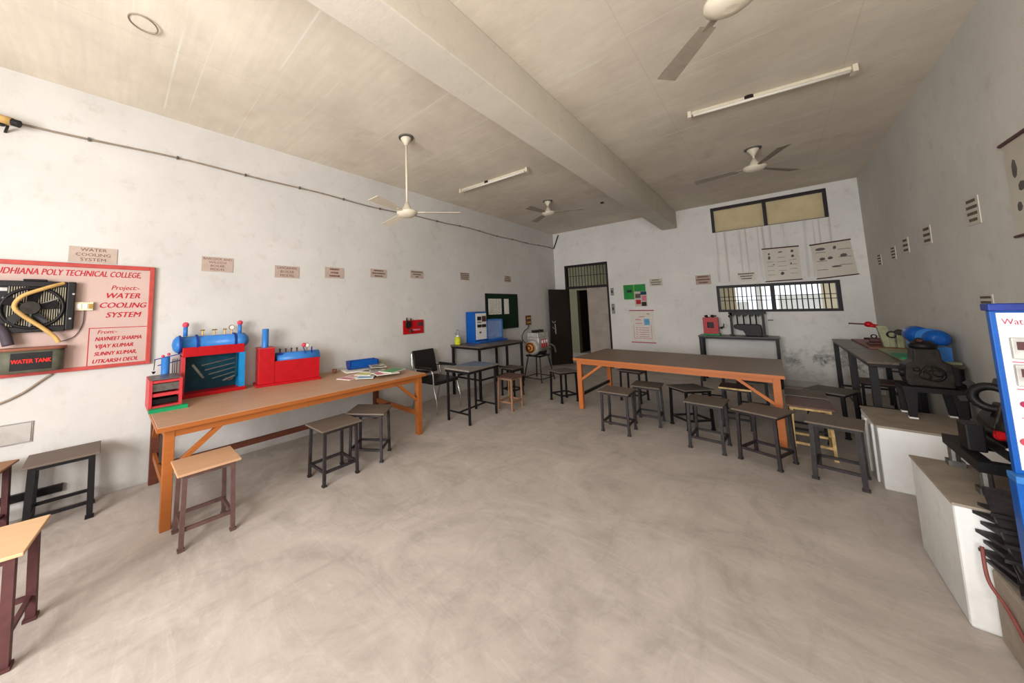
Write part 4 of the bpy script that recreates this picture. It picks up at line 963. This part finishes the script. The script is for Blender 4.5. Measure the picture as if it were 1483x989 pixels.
# finned block and blue panel on the concrete block
t = thing('finned_block', 'black finned engine block on the low concrete block, left of the blue cabinet', 'engine part', (.86, 2.62, .301))
def top_z(y): return .05+(y+.17)*.85
part('core', G().prism([(-.16, .0), (.17, .0), (.17, .31), (-.0, .15), (-.16, .05)], (-.22, 0, 0), (0, 1, 0), (0, 0, 1), .44), 'purpleiron', t)
for k in range(7):
    z = .015+.04*k; e = .016*(k % 2); ys = max(-.165, (z-.05)/.85-.17)
    part('fin', G().prism([(-.262-e, ys), (-.24, (ys+.17)/2), (-.268-e, .175), (.24, .175), (.24, ys)], (0, 0, z), (1, 0, 0), (0, 1, 0), .014), 'purpleiron', t)
part('sloped_cap', G().prism([(-.165, .05), (.005, .155), (.175, .315), (.175, .345), (.0, .18), (-.165, .075)], (-.25, 0, 0), (0, 1, 0), (0, 0, 1), .49), 'purpleiron', t)
t = thing('blue_cabinet', 'tall blue cabinet with a white instrument face at the right frame edge', 'cabinet', (.86, 2.37, .301))
part('upper_case', G().box(-.26, .26, .03, .06, .535, 1.14), 'royal', t, .003)
part('top_lip', G().box(-.268, .265, .0, .068, 1.14, 1.168), 'deepblue', t, .004)
part('lower_case', G().box(-.27, .26, .0, .06, .0, .51), 'royal', t, .004)
part('ledge', G().box(-.272, .262, -.012, .06, .51, .535), 'blue', t, .003)
part('face_plate', G().box(-.247, .245, .026, .031, .552, 1.132), 'white', t)
text_mesh('lettering', 'Water Cooling', .032, 'magenta', frame_m((-.238, .0255, 1.098), (1, 0, 0), (0, 0, 1)), t, 'LEFT', 0, sx=.75, bold=0)
for z in (1.0, .90):
    q = part('meter', G().box(-.23, -.13, .008, .026, z-.04, z+.04), 'silver', t, .003)
    part('display', G().box(-.22, -.15, .004, .008, z-.005, z+.025), 'maroon', q)
    part('terminal', G().cyl((-.20, .008, z-.022), (-.20, .002, z-.022), .006, 8), 'black', q)
part('indicator', G().cyl((-.218, .026, .793), (-.218, .012, .793), .012, 14), 'magenta', t)
part('round_lamp', G().cyl((-.228, .026, .655), (-.228, .010, .655), .015, 16), 'ball', t)
g = G()
for z in (.945, .845, .74): g.box(-.23, -.16, .0255, .026, z, z+.005)
part('small_captions', g, 'pinkprint', t)
tag(mesh_obj('loose_cable', G().tube(smooth_path([(.575, 2.74, .40), (.570, 2.70, .28), (.588, 2.62, .22), (.593, 2.47, .14), (.59, 2.30, .05), (.58, 2.12, .012), (.56, 1.9, .012)]), .006, 8), 'redcable', 0, True), 'dull red cable hanging down the low concrete block at the right edge', 'cable')

# ------------------------------------------------------------ ceiling fixtures
def fan(label, x, y, zh, angles, dia=.6, dark='fandark'):
    t = thing('ceiling_fan', label, 'fan', (x, y, zh), 0, 'ceiling fans')
    top = H-zh
    part('ceiling_rose', G().ring([(0, .085), (.012, .088)], (0, 0, top-.014), (0, 0, 1), 20), 'print', t)
    part('canopy', G().ring([(0, .02), (.03, .03), (.075, .062), (.085, .062)], (0, 0, top-.1), (0, 0, 1), 20), 'fan', t, smooth=True)
    part('down_rod', G().cyl((0, 0, .05), (0, 0, top-.02), .012, 10), 'fan', t, smooth=True)
    part('lower_canopy', G().ring([(.03, .055), (.045, .05), (.12, .018)], (0, 0, 0), (0, 0, 1), 20), 'fan', t, smooth=True)
    part('motor_housing', G().ring([(-.055, .03), (-.045, .075), (-.015, .115), (.01, .118), (.03, .06)], (0, 0, 0), (0, 0, 1), 28), 'fan', t, smooth=True)
    for a_ in angles:
        m = Matrix.Rotation(R(a_), 4, 'Z')
        g = G().box(.09, .2, -.02, .02, -.006, .002)
        g.add([(.17, -.04, -.012), (.17, .045, .004), (dia, -.062, -.02), (dia, .062, .004), (.17, -.04, -.008), (.17, .045, .008), (dia, -.062, -.016), (dia, .062, .008)],
              [(0, 1, 3, 2), (4, 6, 7, 5), (0, 4, 5, 1), (2, 3, 7, 6), (0, 2, 6, 4), (1, 5, 7, 3)])
        part('blade', g.rot(m), dark, t)
    return t
def angs(x, y, tx, ty): a_ = math.degrees(math.atan2(ty-y, tx-x)); return a_
fan('cream fan on a very long rod, left of the ceiling beam', -2.87, 2.31, 2.60, [48, 168, 288], .60, 'fan')
fan('far left ceiling fan on a short rod near the back corner', -2.876, 5.708, 3.26, [24, 144, 264], .62)
a3 = angs(-.03, 2.26, -.36, 2.67)
fan('nearest right ceiling fan, cut by the top edge with one blade showing', -.03, 2.26, 3.12, [a3, a3+120, a3+240], .62)
fan('far right ceiling fan above the high window side', -.019, 5.786, 3.235, [54, 174, 294], .64)
def tube_light(label, a_, b_):
    a_, b_ = Vector(a_), Vector(b_); c = (a_+b_)/2; L_ = (b_-a_).length; ang_ = math.degrees(math.atan2(b_.y-a_.y, b_.x-a_.x))
    t = thing('tube_light', label, 'light', (c.x, c.y, H), ang_, 'unlit tube lights')
    part('fixture', G().box(-L_/2, L_/2, .0, .045, -.035, -.001), 'fan', t, .003)
    part('tube', G().cyl((-L_/2+.03, -.02, -.055), (L_/2-.03, -.02, -.055), .014, 12), 'tube', t, smooth=True)
    for s in (-1, 1): part('lamp_holder', G().box(s*L_/2-.015, s*L_/2+.015, -.035, .04, -.07, -.005), 'fan', t)
    part('mount_box', G().cyl((-.1, .02, -.03), (-.1, .02, -.001), .04, 14), 'grime', t)
tube_light('unlit tube light left of the ceiling beam', (-3.557, 4.02, 0), (-2.35, 4.09, 0))
tube_light('unlit tube light right of the ceiling beam', (-.463, 4.16, 0), (.659, 4.36, 0))
tag(mesh_obj('ceiling_ring', G().torus((-2.9, .07, H-.008), (0, .1, 1), .075, .005, 24, 6, 20, 380), 'cable', 0, True), 'loose wire ring on the ceiling at upper left', 'wire')
tag(mesh_obj('ceiling_hook', G().cyl((-2.20, 6.6, H), (-2.20, 6.6, H-.02), .03, 10), 'grime'), 'small dark round fitting on the ceiling near the back left', 'fitting')
